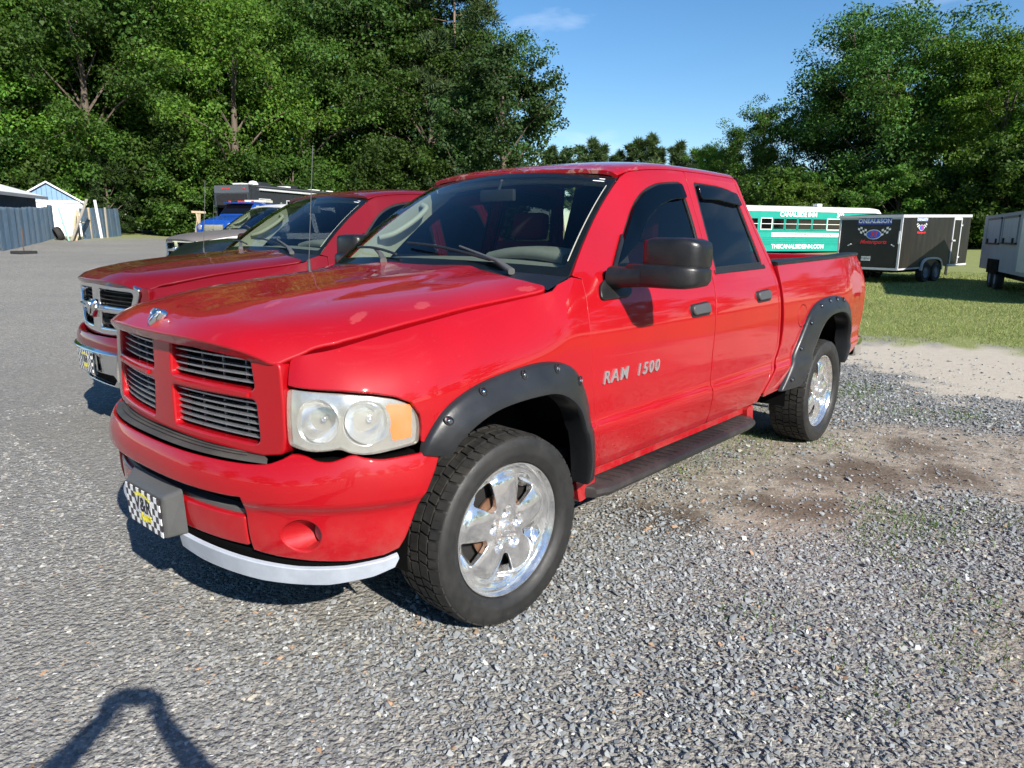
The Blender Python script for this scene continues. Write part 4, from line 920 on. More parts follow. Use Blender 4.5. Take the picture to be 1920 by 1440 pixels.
def make_pickup(root, gen=3, P='red_paint', PH='red_paint_hood', PR='red_paint_roof', flares=True, steer=-.054):
    S = lambda mirror: -1 if mirror else 1
    # ---- sides
    wsl = [ws_edge_v(t) for t in np.linspace(.0, 1.0, 9)]
    door_f = SEAM_A + wsl + [(-1.20, VR)] + SPLIT
    door_f = resample(door_f, .05)
    door_r = SPLIT[::-1][:-1] + [SPLIT[0]] + REAR_E
    corner = REAR_E[::-1] + CAB_B
    YB = lambda x, z: float(fender(x, z)[1]) if x > -.6 else float(bedskin(x, z)[1])
    arch_cut_f = [(p[0], p[1]) for p in F_INN]
    def side(mr):
        fd = panel('front_door', door_f, skin, P, root, [WIN_F], flip=True, mirror=mr)
        rd = panel('rear_door', door_r, skin, P, root, [WIN_R], flip=True, mirror=mr)
        panel('cab_corner', corner, skin, P, root, flip=True, mirror=mr, step=.03)
        for d, w, vis in ((fd, WIN_F, 0), (rd, WIN_R, 1)):
            panel('window_glass', grow(w, .012), skin, 'tinted_glass' if (vis or gen == 4) else 'front_glass', d, off=-.012, flip=True, mirror=mr, roll=0, gap=0)
            panel('window_trim', grow(w, .010), skin, 'black_trim', d, [inset(grow(w, 0), .020)], off=-.004, flip=True, mirror=mr, roll=.002, gap=0, depth=.01, step=.03)
        # stick-on rain visors along the window tops
        vf = np.array([(-.86, 1.415), (-.985, 1.565), (-1.15, 1.740), (-1.29, 1.815), (-1.44, 1.848), (-1.695, 1.858), (-1.715, 1.775), (-1.55, 1.765), (-1.40, 1.735), (-1.24, 1.66), (-1.10, 1.535)])
        vr = np.array([(-1.885, 1.862), (-2.20, 1.856), (-2.395, 1.832), (-2.43, 1.755), (-2.3, 1.762), (-2.1, 1.778), (-1.885, 1.775)])
        if gen == 3:
            panel('window_visor', rnd(vf, .02), skin, 'visor_plastic', fd, off=.016, flip=True, mirror=mr, roll=.004, gap=0, depth=.010)
            panel('window_visor', rnd(vr, .02), skin, 'visor_plastic', rd, off=.016, flip=True, mirror=mr, roll=.004, gap=0, depth=.010)
        # weatherstrip at the belt
        panel('belt_moulding', rnd([(-1.76, 1.330), (-.80, 1.330), (-.80, 1.352), (-1.76, 1.352)], .008), skin, 'black_trim', fd, off=.006, flip=True, mirror=mr, roll=.003, gap=0, depth=.01)
        panel('belt_moulding', rnd([(-2.57, 1.346), (-1.84, 1.332), (-1.84, 1.356), (-2.56, 1.372)], .008), skin, 'black_trim', rd, off=.006, flip=True, mirror=mr, roll=.003, gap=0, depth=.01)
        # handles: bezel cup and paddle
        for par, x0, z0 in ((fd, -1.565, 1.158), (rd, -2.425, 1.182)):
            panel('handle_bezel', rnd([(x0-.115, z0-.036), (x0+.105, z0-.040), (x0+.12, z0+.030), (x0-.105, z0+.040)], .03, 5), skin, 'black_trim', par, off=.004, flip=True, mirror=mr, roll=.004, gap=0, depth=.01, step=.015)
            panel('door_handle', rnd([(x0-.095, z0-.022), (x0+.095, z0-.026), (x0+.105, z0+.022), (x0-.088, z0+.030)], .025, 5), skin, 'handle_plastic', par, off=.022, flip=True, mirror=mr, roll=.010, gap=0, depth=.014, step=.015)
        # fender
        hl_top = [(.912, 1.052), (.82, 1.046), (.711, 1.040), (.60, 1.026), (.53, 1.010), (.475, .985), (.446, .942), (.440, .90), (.446, .846)]
        if gen == 4: hl_top = [(.912, 1.07), (.82, 1.066), (.711, 1.055), (.60, 1.035), (.53, 1.010), (.475, .965), (.44, .90), (.44, .86), (.446, .846)]
        arch = [(p[0], p[1]) for p in (F_OUT*.55 + resample(F_INN, .02, False)[np.linspace(0, len(resample(F_INN, .02, False))-1, len(F_OUT)).astype(int)]*.45)] if flares else [(p[0], p[1]) for p in crom([(.40, .78), (.36, .86), (.24, .935), (0, .965), (-.24, .935), (-.38, .84), (-.45, .66), (-.47, .475)], 6)]
        arch = [a for a in arch if a[1] > .475 and a[0] < .42]
        low = [(.425, .835)] + arch + [(-.56, .475)]
        top = [(s_, float(SEAMZ(s_))) for s_ in np.linspace(-.36, .925, 20)]
        fo = [(.925, 1.135)] + hl_top + low + SEAM_A + [(-.50, 1.372), (-.40, 1.345)] + top[:-1] + [(.93, 1.15)]
        panel('front_fender', fo, fender, P, root, flip=True, mirror=mr, step=.03, depth=.02)
        # headlight
        if gen == 3:
            hlo = hl_top + [(.46, .836), (.541, .828), (.60, .822), (.645, .822), (.69, .832), (.722, .848), (.755, .842), (.80, .838), (.84, .842), (.90, .858)]
        else:
            hlo = hl_top + [(.50, .832), (.60, .825), (.75, .830), (.90, .848)]
        lens = panel('headlight', crom(hlo, 4, True) if gen == 4 else rnd(hlo, .02, 3), fender, 'lamp_lens', root, flip=True, mirror=mr, step=.02, gap=.006, roll=.008, depth=.02, off=.004)
        panel('lamp_housing', resample(hlo, .02), fender, 'lamp_housing', lens, flip=True, mirror=mr, step=.03, gap=.004, roll=0, off=-.075)
        sur = panel('lamp_bezel', resample(hlo, .02), fender, 'lamp_housing', lens, [hl for hl in [[(c[0]+r*math.cos(a), c[1]+r*math.sin(a)) for a in np.linspace(0, 2*math.pi, 26, endpoint=False)] for c, r in (((.80, .941), .074), ((.632, .932), .076))]] + ([rnd([(.535, .862), (.47, .866), (.468, .975), (.555, .985)], .01)] if gen == 3 else []), flip=True, mirror=mr, step=.018, gap=.004, roll=.004, off=-.022, depth=.02)
        for (cs, cz), r in (((.80, .941), .074), ((.632, .932), .076)):
            p0 = fender(cs, cz); e = .004; du = fender(cs+e, cz) - fender(cs-e, cz); n = np.cross(np.array([0, 0, 1.]), du); n /= np.linalg.norm(n)
            n = n*.75 + np.array([.35, .0, 0]); n /= np.linalg.norm(n); ax = Vector(n); M = ax.to_track_quat('Z', 'Y').to_matrix()
            b = MB(); b.lathe([(.0001, -.078), (.03, -.072), (.055, -.052), (.070, -.024), (r, -.010)], 28, 'z'); b.lathe([(.0001, -.040), (.008, -.042), (.011, -.048), (.010, -.075)], 14, 'z')
            b.V = [tuple(M @ Vector(v) + Vector(p0) - ax*.014) for v in b.V]; b.V = mir(b.V, mr); b.build('reflector_bowl', 'reflector', lens, 60)
        if gen == 3:
            panel('turn_signal', rnd([(.540, .858), (.466, .862), (.464, .980), (.560, .990)], .012), fender, 'amber_lens', lens, flip=True, mirror=mr, step=.015, gap=0, roll=.003, off=-.020)
        # bed side
        ar = R_OUT*.5 + resample(R_INN, .02, False)[np.linspace(0, len(resample(R_INN, .02, False))-1, len(R_OUT)).astype(int)]*.5 if flares else crom([(-3.10, .52), (-3.13, .70), (-3.25, .88), (-3.569, .97), (-3.89, .88), (-4.01, .70), (-4.03, .56)], 8)
        back = [(-2.728, .85), (-2.733, .95), (-2.722, 1.15), (-2.726, 1.366)]
        bo = [(-2.70, .77), (-2.655, .70), (-2.54, .535), (-2.56, .50)] + [tuple(a) for a in ar] + [(-4.15, .56), (-4.42, .60), (-4.55, .64), (-4.63, .74), (-4.675, .95), (-4.70, 1.15), (-4.68, 1.28), (-4.60, 1.40)] + [(x, 1.366 + .034*(-2.726 - x)/1.874) for x in np.linspace(-4.5, -2.726, 14)] + back[::-1][1:]
        fuel = [(-3.075 + .085*math.cos(a), 1.006 + .078*math.sin(a)) for a in np.linspace(0, 2*math.pi, 24, endpoint=False)]
        bs = panel('bed_side', bo, bedskin, P, root, [fuel] if not mr else [], flip=True, mirror=mr, depth=.03)
        if not mr:
            panel('fuel_door', fuel, bedskin, P, bs, flip=True, step=.02, gap=.003, off=.0005)
            panel('fuel_cup', grow(fuel, .01), bedskin, 'void_black', bs, flip=True, step=.04, gap=0, roll=0, off=-.014)
        rc = MB(); rail = [(x, 1.366 + .034*(-2.726 - x)/1.874) for x in (-2.73, -3.3, -3.9, -4.5, -4.64)]
        V = []; 
        for x, z in rail:
            yo = float(bedskin(x, z)[1]); V += [(x, yo + .004, z - .004), (x, yo + .001, z + .014), (x, yo - .02, z + .020), (x, yo - .09, z + .020), (x, yo - .10, z - .03)]
        rc.add(V, [(i*5+j, (i+1)*5+j, (i+1)*5+j+1, i*5+j+1) for i in range(4) for j in range(4)] + [tuple(range(5)), tuple(range(20, 25))[::-1]])
        rc.V = mir(rc.V, mr); rc.build('bed_rail_cap', 'black_plastic', root, 35)
        iw = MB(); iw.box((-3.68, S(mr)*.80, 1.115), (1.9, .05, .56)); iw.build('bed_liner', 'black_plastic', root)
        tl = MB(); tl.prism(rnd([(-4.69, .93), (-4.575, .95), (-4.575, 1.33), (-4.65, 1.345), (-4.705, 1.15)], .02, 3), 'y', S(mr)*.80, S(mr)*.868); tl.build('tail_light', 'tail_red', root, 40)
        # flares, wheels, wells
        if flares:
            flare('fender_flare', F_OUT, F_INN, lambda x, z: float(fender(min(x, .40), max(z, .7))[1]) - .004, root, mr, (.10, .235, .39, .53, .655))
            flare('fender_flare', R_OUT, R_INN, lambda x, z: float(bedskin(x, max(z, .7))[1]) - .004, root, mr, (.06, .18, .30, .405, .50, .585, .66))
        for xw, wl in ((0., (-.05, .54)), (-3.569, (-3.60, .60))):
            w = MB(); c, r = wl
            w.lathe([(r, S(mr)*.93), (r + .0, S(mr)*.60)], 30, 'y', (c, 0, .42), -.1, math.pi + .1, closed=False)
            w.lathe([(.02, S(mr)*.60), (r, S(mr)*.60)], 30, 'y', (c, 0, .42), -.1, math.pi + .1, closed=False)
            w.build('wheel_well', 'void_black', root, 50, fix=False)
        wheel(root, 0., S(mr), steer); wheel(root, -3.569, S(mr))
        # running board with painted end brackets
        if gen == 3:
            b = MB(); prof = [(.86, .415), (.99, .405), (1.010, .395), (1.014, .375), (1.0, .355), (.86, .365)]; st = [(-.56, .35), (-.60, .80), (-.68, 1.0), (-1.2, 1.0), (-1.8, 1.0), (-2.24, 1.0), (-2.34, .9), (-2.40, .55)]
            V = [(x, S(mr)*(.86 + (y - .86)*k_), z) for x, k_ in st for y, z in prof]; m = len(prof)
            b.add(V, [(i*m+j, (i+1)*m+j, (i+1)*m+(j+1) % m, i*m+(j+1) % m) for i in range(len(st)-1) for j in range(m)] + [tuple(range(m)), tuple((len(st)-1)*m+j for j in range(m))])
            rb = b.build('running_board', 'board_plastic', root, 35)
            for i in range(26):
                g = MB(); x = -.70 - i*.062; g.bar((x, S(mr)*.88, .4165), (x - .035, S(mr)*.985, .4085), .006, .005); g.build('tread_rib', 'board_plastic', rb)
            for x0, x1 in ((-.50, -.64), (-2.34, -2.43)):
                g = MB(); g.prism(rnd([(x0, .46), (x1, .48), (x1 - .02, .36), (x0 - .03, .34)], .02, 3), 'y', S(mr)*.84, S(mr)*.935); g.build('board_bracket', P, root, 30)
            g = MB(); g.prism([(-.56, .425), (-2.45, .425), (-2.45, .48), (-.56, .48)], 'y', S(mr)*.84, S(mr)*.905); g.build('rocker_sill', P, root)
        else:
            g = MB(); g.prism([(-.50, .40), (-2.50, .40), (-2.45, .48), (-.56, .48)], 'y', S(mr)*.84, S(mr)*.92); g.build('rocker_sill', P, root)
        # dark shell behind the panel gaps
        panel('inner_body', [(-.62, .50), (-.60, 1.30), (-2.68, 1.30), (-2.62, .74), (-2.46, .50)], skin, 'void_black', root, flip=True, mirror=mr, step=.12, gap=0, roll=0, off=-.045)
        V = []
        for t_ in np.linspace(.0, 1., 12):           # inner face of the windshield pillar
            p = wshield(S(mr)*.955, t_) + np.array([-.03, 0, -.02]); w_ = .32 - .12*t_; q = skin(p[0] - w_, BELT + max(0., (p[2] - BELT)*1.12)); V += [tuple(p), (float(p[0] - w_*.5), float(p[1] - S(mr)*.012), float(p[2]) + .01), (float(p[0] - w_), float(S(mr)*(q[1] - .05)), float(p[2]))]
        mobj('pillar_trim', V, [(i*3+j, i*3+j+1, i*3+j+4, i*3+j+3) for i in range(11) for j in range(2)], 'cream_trim', root, smooth=True)
        if mr:
            g = MB(); g.tube(crom([tuple(wshield(S(mr)*.93, t_) + np.array([dx, dy, -.03])) for t_, dx, dy in ((.34, -.06, .0), (.40, -.10, .045), (.56, -.12, .055), (.72, -.10, .045), (.78, -.06, 0))], 5), .018, 8); g.build('grab_handle', 'cream_trim', root, 50)
        # mirror
        b = panel('mirror_sail', rnd([(-.655, 1.258), (-.90, 1.262), (-.965, 1.36), (-.985, 1.60), (-.80, 1.375), (-.675, 1.32)], [.03, .03, .02, .008, .05, .04], 4), skin, 'black_plastic', root, off=.014, flip=True, mirror=mr, roll=.006, gap=0, depth=.016)
        if gen == 3:
            a = MB(); a.add(*loft([((-.80, .905, 1.36), (.075, .05)), ((-.82, 1.00, 1.36), (.07, .046)), ((-.835, 1.06, 1.368), (.075, .048))], 1)); a.V = mir(a.V, mr); a.build('mirror_arm', 'black_plastic', b, 60)
            def hous(nm, secs):
                a = MB(); a.add(*loft(secs, 1, n=28, cap=True, p=5.5)); a.V = mir(a.V, mr); return a.build(nm, 'black_plastic', b, 60)
            hous('mirror_housing', [((-.835, .965, 1.375), (.050, .034)), ((-.845, .985, 1.374), (.074, .049)), ((-.85, 1.06, 1.372), (.084, .053)), ((-.86, 1.18, 1.370), (.090, .053)), ((-.87, 1.255, 1.370), (.090, .051)), ((-.885, 1.296, 1.373), (.078, .044)), ((-.895, 1.314, 1.376), (.05, .028))])
            hous('mirror_housing', [((-.865, 1.040, 1.462), (.040, .050)), ((-.868, 1.050, 1.464), (.066, .066)), ((-.87, 1.09, 1.466), (.080, .073)), ((-.88, 1.19, 1.467), (.086, .072)), ((-.89, 1.265, 1.465), (.084, .070)), ((-.90, 1.298, 1.461), (.070, .061)), ((-.905, 1.311, 1.458), (.045, .043))])
            g = MB(); g.prism(rnd([(1.02, 1.32), (1.295, 1.325), (1.295, 1.525), (1.06, 1.525)], .03, 4), 'x', -.956, -.962); g.V = mir(g.V, mr); g.build('mirror_glass', 'chrome', b)
        else:
            def hous(nm, secs):
                a = MB(); a.add(*loft(secs, 1, cap=True)); a.V = mir(a.V, mr); return a.build(nm, P if nm == 'mirror_housing' else 'black_plastic', b, 60)
            hous('mirror_arm', [((-.82, .90, 1.36), (.05, .03)), ((-.84, 1.0, 1.37), (.045, .028))]); hous('mirror_housing', [((-.85, .98, 1.43), (.04, .07)), ((-.86, 1.02, 1.44), (.075, .10)), ((-.88, 1.18, 1.44), (.075, .10)), ((-.90, 1.22, 1.43), (.04, .06))])
        return fd
    doors = both(side)
    # ---- roof, windshield, cab back
    roof_o = [(-1.15, VR)] + [(x, VR) for x in np.linspace(-1.3, -2.44, 9)] + [(-2.475, VR), (-2.56, BELT + .8), (-2.58, VTOP)]
    full = roof_o + [(x, 2*VTOP - v) for x, v in roof_o[::-1][1:]]
    fr = [(float(wshield(a, 1.)[0]) - .004, v) for a, v in zip(np.linspace(-.98, .98, 13), np.linspace(2*VTOP - VR, VR, 13))]
    full = fr + full[1:-1]
    full = [(x, v) for x, v in full]
    panel('roof', full, skin, PR, root, flip=True, step=.05)
    ws = panel('windshield', rnd([(-.995, .0), (.995, .0), (.985, 1.0), (-.985, 1.0)], .02), lambda a, t: wshield(a, t), 'windshield_glass', root, step=.05, roll=0, gap=0, off=-.004)
    panel('glass_border', [(-.997, -.01), (.997, -.01), (.995, 1.01), (-.995, 1.01)], wshield, 'black_trim', ws, [rnd([(-.955, .065), (.955, .065), (.945, .945), (-.945, .945)], .04)], step=.05, roll=0, gap=0, off=-.007)
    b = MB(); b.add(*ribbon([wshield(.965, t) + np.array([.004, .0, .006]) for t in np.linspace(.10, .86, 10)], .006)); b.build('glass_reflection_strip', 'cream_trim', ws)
    tl = MB()
    for q0, q1, q2 in ((.86, .93, .905), (.90, .925, .935)):
        tl.add(*ribbon([wshield(a, q2) + np.array([.004, 0, .006]) for a in (q0 - .02, (q0 + q1)/2, q1)], .008))
    tl.build('inspection_sticker', 'white_lettering', ws)
    hd = MB(); hd.add(*loft([((-1.16, y, 1.795 + .048*(1 - (y/.69)**2)), (.04, .02)) for y in np.linspace(-.62, .62, 7)], 1)); hd.build('windshield_header', 'interior_grey', root, 50)
    bk = MB(); bk.prism([(-.80, 1.34), (.80, 1.34), (.64, 1.92), (-.64, 1.92)], 'x', -2.60, -2.57); o = bk.build('cab_back', 'void_black', root)
    bw = MB(); bw.prism([(-.86, .50), (.86, .50), (.86, 1.36), (-.86, 1.36)], 'x', -2.70, -2.66); bw.build('cab_back_lower', P, root)
    # ---- bonnet
    rear = [(-.36, .852), (-.345, .80), (-.335, .70), (-.35, .60), (-.40, .46), (-.455, .32), (-.47, .15), (-.475, 0)]
    hsd = [(float(x), float(HYS(x))) for x in np.linspace(.775, -.33, 16)]
    lip = [(float(LIPX(y)), y) for y in np.linspace(0, .650, 12)]
    half = lip + [(.803, .672)] + hsd + rear
    ho = half + [(x, -y) for x, y in half[::-1][1:-1]]
    hd_ = panel('hood', rnd(resample(ho, .04), .012, 2), hood, PH, root, step=.04, roll=.010, depth=.042, gap=.004)
    # ---- cowl and wipers
    c = MB(); V = []
    for a in np.linspace(-1, 1, 15):
        p = wshield(a, .02); V += [(-.33 + .02*a*a if abs(a) < .8 else -.36, p[1], 1.318 + .06*(1 - a*a)), tuple(p - np.array([0, 0, .012])), tuple(p - np.array([.03, 0, .05]))]
    c.add(V, [(i*3+j, (i+1)*3+j, (i+1)*3+j+1, i*3+j+1) for i in range(14) for j in range(2)]); c.build('cowl', 'black_plastic', root, 60, fix=False)
    for pts, wb in ((((-.405, .62, 1.385), (-.475, .38, 1.448), (-.525, .17, 1.487)), ((.52, .05), (-.24, .165))), (((-.405, -.28, 1.405), (-.475, -.42, 1.452), (-.525, -.52, 1.47)), ((-.25, .06), (-.80, .135)))):
        w = MB(); w.add(*loft([(pts[0], (.022, .014)), (((pts[0][0]+pts[1][0])/2, (pts[0][1]+pts[1][1])/2, (pts[0][2]+pts[1][2])/2 + .012), (.016, .009)), (pts[1], (.011, .006)), (pts[2], (.007, .005))], 1)); wo = w.build('wiper', 'grey_plastic', root, 50)
        (a0, t0), (a1, t1) = wb; w = MB(); w.tube([wshield(a0 + (a1-a0)*q, t0 + (t1-t0)*q) + np.array([.012, 0, .014 + .012*math.sin(q*math.pi)]) for q in np.linspace(0, 1, 9)], .007, 6); w.build('wiper_blade', 'black_trim', wo, 50)
    # ---- antenna on the right fender
    a = MB(); a.tube([(-.29, -.80, 1.33), (-.29, -.80, 1.40)], .009, 8); a.tube([(-.29, -.80, 1.39), (-.36, -.815, 2.02)], .0024, 6); a.build('antenna', 'handle_plastic', root, 50)
    # ---- under-hood light blocker, underbody, bed, interior
    e = MB(); e.box((.18, 0, .86), (1.15, 1.30, .52)); e.box((.62, 0, .90), (.30, 1.15, .46)); e.build('engine_bay', 'void_black', root)  # added black box, keeps light out from under the hood
    u = MB(); u.box((-1.9, 0, .56), (5.3, 1.1, .16)); u.box((-1.6, 0, .50), (2.0, 1.64, .10)); u.tube([(0, -.75, .40), (0, .75, .40)], .05, 8); u.tube([(-3.569, -.8, .40), (-3.569, .8, .40)], .06, 8); u.lathe([(.0001, -.16), (.12, -.12), (.15, 0), (.12, .12), (.0001, .16)], 14, 'y', (-3.569, 0, .40)); u.build('underbody', 'underbody', root)
    b = MB(); b.box((-3.70, 0, .86), (1.92, 1.60, .06)); b.build('bed_floor', 'black_plastic', root)
    b = MB(); b.box((-2.755, 0, 1.12), (.04, 1.64, .50)); b.build('bed_headboard', 'black_plastic', root)
    b = MB(); b.box((-4.665, 0, 1.13), (.06, 1.58, .53), bev=.015); b.build('tailgate', P, root, 30)
    b = MB(); b.box((-4.76, 0, .60), (.20, 1.80, .17), bev=.03); b.build('rear_bumper', 'chrome', root, 30)
    b = MB(); b.box((-1.55, 0, .55), (2.1, 1.66, .05)); b.build('cab_floor', 'interior_dark', root)
    d = MB(); d.add(*loft([((-.76, y, 1.235 + .03*(1-(y/.78)**2)), (.26, .165)) for y in np.linspace(-.80, .80, 9)], 1)); d.build('dashboard', 'interior_grey', root, 50)
    d = MB(); d.add(*loft([((-.86, y, 1.425 + .030*(1 - ((y-.40)/.26)**2)), (.13, .035)) for y in np.linspace(.15, .65, 7)], 1)); d.build('instrument_hood', 'interior_grey', root, 50)
    w = MB(); q = Matrix.Rotation(math.radians(-28), 3, 'Y')
    w.tube([tuple(q @ Vector((0, .19*math.cos(t), .19*math.sin(t))) + Vector((-1.08, .40, 1.30))) for t in np.linspace(0, 2*math.pi, 28, endpoint=False)], .016, 8, closed=True)
    for t in (.0, math.pi, -math.pi/2): w.tube([(-1.08, .40, 1.30), tuple(q @ Vector((0, .19*math.cos(t), .19*math.sin(t))) + Vector((-1.08, .40, 1.30)))], .02, 6)
    w.tube([(-1.08, .40, 1.30), (-.80, .40, 1.18)], .035, 8); w.build('steering_wheel', 'interior_dark', root, 60)
    for y in (.42, -.42):
        for x in (-1.42, -2.28):
            s_ = MB(); s_.box((x, y, .83), (.52, .52, .18), bev=.05); s_.box((x - .27, y, 1.18), (.16, .50, .66), Matrix.Rotation(math.radians(-12), 3, 'Y'), .06); s_.box((x - .35, y, 1.60), (.09, .27, .18), Matrix.Rotation(math.radians(-8), 3, 'Y'), .04); s_.build('seat', 'seat_red' if (gen == 3) else 'interior_dark', root, 40)
    g = MB(); g.tube([(-1.02, 0, 1.84), (-.99, 0, 1.775)], .008, 6); g.box((-.985, 0, 1.755), (.03, .25, .065), bev=.012); g.build('rearview_mirror', 'interior_dark', root, 40)
    hl = panel('headliner', [(-1.20, BELT + .63), (-2.5, BELT + .63), (-2.5, 2*VTOP - BELT - .63), (-1.20, 2*VTOP - BELT - .63)], skin, 'interior_grey', root, flip=True, step=.12, gap=0, roll=0, off=-.035)
    if gen == 3: front_gen3(root, P, PH, hd_, doors)
    else: front_gen4(root, P, hd_)
    return root
def ribbon(P, w):
    """flat strip along points, width along world y-ish"""
    P = np.array([np.asarray(p, float) for p in P]); t = np.gradient(P, axis=0); t /= np.linalg.norm(t, axis=1, keepdims=True)
    sd = np.cross(t, np.array([.5, 0, .85])); sd /= np.linalg.norm(sd, axis=1, keepdims=True)
    V = np.vstack([P - sd*w/2, P + sd*w/2]); n = len(P); return V.tolist(), [(i, i+1, n+i+1, n+i) for i in range(n-1)]
def loft(secs, ax=1, n=16, cap=True, p=3.2):
    """superellipse sections ((cx,cy,cz),(a,b)) lofted; ax=1: section in x,z; ax=0: section in y,z"""
    V = []; F = []
    for (c, (a, b)) in secs:
        for k in range(n):
            t = 2*math.pi*k/n; u = math.copysign(abs(math.cos(t))**(2/p), math.cos(t))*a; v = math.copysign(abs(math.sin(t))**(2/p), math.sin(t))*b
            V.append((c[0]+u, c[1], c[2]+v) if ax == 1 else (c[0], c[1]+u, c[2]+v))
    m = len(secs); F = [(i*n+k, i*n+(k+1) % n, (i+1)*n+(k+1) % n, (i+1)*n+k) for i in range(m-1) for k in range(n)]
    if cap: F += [tuple(range(n))[::-1], tuple((m-1)*n+k for k in range(n))]
    return V, F
def curve_bar(name, pts, w, h, m, parent):
    """thin bar of rectangular section along points"""
    P = np.array([np.asarray(p, float) for p in pts]); n = len(P); V = []
    for p in P: V += [(p[0]-w/2, p[1], p[2]-h/2), (p[0]+w/2, p[1], p[2]-h/2*.7), (p[0]+w/2, p[1], p[2]+h/2*.7), (p[0]-w/2, p[1], p[2]+h/2)]
    F = [(i*4+j, (i+1)*4+j, (i+1)*4+(j+1) % 4, i*4+(j+1) % 4) for i in range(n-1) for j in range(4)] + [(0, 1, 2, 3), tuple(4*(n-1)+j for j in (3, 2, 1, 0))]
    b = MB(); b.add(V, F); return b.build(name, m, parent, 40)
def ram_mark(name, m, parent, origin, right, up, s):
    """horned head mark in relief"""
    o, r, u = Vector(origin), Vector(right).normalized(), Vector(up).normalized(); n = r.cross(u)
    q = MB()
    sh = rnd([(-.36, .50), (.36, .50), (.46, .30), (.34, -.15), (0, -.56), (-.34, -.15), (-.46, .30)], .08, 3); k = len(sh)
    V = [o + r*x*s + u*y*s + n*.006*s/.06 for x, y in sh] + [o + r*x*s*.82 + u*y*s*.82 + n*.014*s/.06 for x, y in sh] + [o + r*x*s*1.04 + u*y*s*1.04 - n*.01 for x, y in sh]
    q.add(V, [tuple(range(k, 2*k))] + [(i, (i+1) % k, k+(i+1) % k, k+i) for i in range(k)] + [(2*k+i, 2*k+(i+1) % k, (i+1) % k, i) for i in range(k)])
    for sg in (-1, 1):
        q.tube([o + r*x*s*sg + u*y*s + n*.016*s/.06 for x, y in ((.03, .30), (.22, .36), (.32, .20), (.26, .02), (.14, .06), (.16, .16))], [.07*s, .075*s, .07*s, .055*s, .04*s, .02*s], 7)
        q.tube([o + r*x*s*sg + u*y*s + n*.017*s/.06 for x, y in ((.05, .30), (.08, 0), (.04, -.34))], [.07*s, .06*s, .04*s], 7)
    return q.build(name, m, parent, 50)
FOGX = .715
def front_gen3(root, P, PH, hood_o, doors):
    # hood emblem
    p = hood(.885, 0.); ram_mark('hood_emblem', 'chrome', hood_o, (p[0] + .006, 0, p[2] + .006), (0, 1, 0), (-.62, 0, .78), .072)
    # grille surround: painted cross with four openings
    half = [(0, .812), (.30, .806), (.60, .806), (.680, .822), (.692, .87), (.688, 1.0), (.676, 1.128), (.60, 1.150), (.45, 1.172), (0, 1.185)]
    go = half + [(-y, z) for y, z in half[::-1][1:-1]]
    up = rnd([(.085, 1.040), (.552, 1.036), (.535, 1.132), (.40, 1.158), (.090, 1.170)], [.008, .012, .02, .03, .008], 3)
    lo = rnd([(.098, .852), (.572, .852), (.558, .984), (.088, .980)], [.008, .02, .012, .008], 3)
    up, lo = grow(up, .011), grow(lo, .011); up[:, 1] = np.minimum(up[:, 1], 1.172)
    holes = [up, lo, up*[-1, 1], lo*[-1, 1]]
    g = panel('grille', rnd(go, .02, 3), grille, P, root, holes, step=.025, gap=0, roll=.010, depth=.055)
    for sg in (-1, 1):                    # proud centre post edges and crossbar crest
        curve_bar('crossbar_crest', [grille(sg*y, 1.010) + np.array([.004, 0, 0]) for y in np.linspace(.12, .54, 9)], .012, .020, P, g)
        for zs, y0, y1 in ((np.linspace(1.048, 1.150, 5), .06, .58), (np.linspace(.860, .978, 6), .07, .60)):
            for z in zs: curve_bar('grille_bar', [grille(sg*y, z) - np.array([.032, 0, 0]) for y in np.linspace(y0, y1, 10)], .022, .0075, 'grille_metal', g)
            for y in (.20, .33, .455):
                b = MB(); q = grille(sg*y, (zs[0]+zs[-1])/2) - np.array([.058, 0, 0]); b.box(q, (.006, .006, zs[-1] - zs[0] + .03)); b.build('grille_strut', 'grille_metal', g)
    panel('grille_backing', [(-.64, .82), (.64, .82), (.62, 1.16), (-.62, 1.16)], grille, 'void_black', g, step=.08, gap=0, roll=0, off=-.085)
    # bumper
    tp = [(0, .785), (.35, .787), (.62, .790), (.70, .808), (.745, .828), (.79, .826), (.84, .812), (.885, .810), (.925, .820), (.96, .829), (1.0, .818), (1.06, .808), (1.15, .810), (1.285, .813)]
    tp = [tuple(q) for q in crom(tp, 4)]
    re = [(1.255, .74), (1.20, .64), (1.14, .50), (1.118, .462)]; bt = [(1.06, .443), (.943, .434), (.80, .440), (.673, .451), (.575, .465)]
    half = tp + re + bt + [(.566, .56), (.562, .668)]
    full = half + [(-u, z) for u, z in half[::-1]][:-1]
    fogh = np.array([(.772 + .070*math.cos(a), .541 + (.056 + .006*math.cos(a))*math.sin(a)) for a in np.linspace(0, 2*math.pi, 30, endpoint=False)])
    b = panel('bumper', full, bumper, P, root, [fogh, fogh*[-1, 1]], step=.03, gap=.002, roll=.010, depth=.035)
    for sg in (1, -1):                    # fog lamp tunnels
        ring = bumper(fogh[:, 0]*sg, fogh[:, 1], -.006); n = len(ring); a = np.linspace(0, 2*math.pi, n, endpoint=False)
        inner = np.stack([np.full(n, FOGX), sg*(.752 + .046*np.cos(a)), .541 + .048*np.sin(a)], 1)
        mid = ring*.45 + inner*.55 + np.array([-.006, 0, 0])
        V = np.vstack([ring, mid, inner]); F = [(r*n+i, r*n+(i+1) % n, (r+1)*n+(i+1) % n, (r+1)*n+i) for r in range(2) for i in range(n)]
        if sg > 0: F = [f[::-1] for f in F]
        t = mobj('fog_light_tunnel', V, F, P, b, smooth=True)
        l = MB(); l.lathe([(.0001, .012), (.03, .009), (.044, .001), (.048, -.02)], 24, 'x', (FOGX, sg*.752, .541)); l.build('fog_light', 'fog_glass', b, 50)
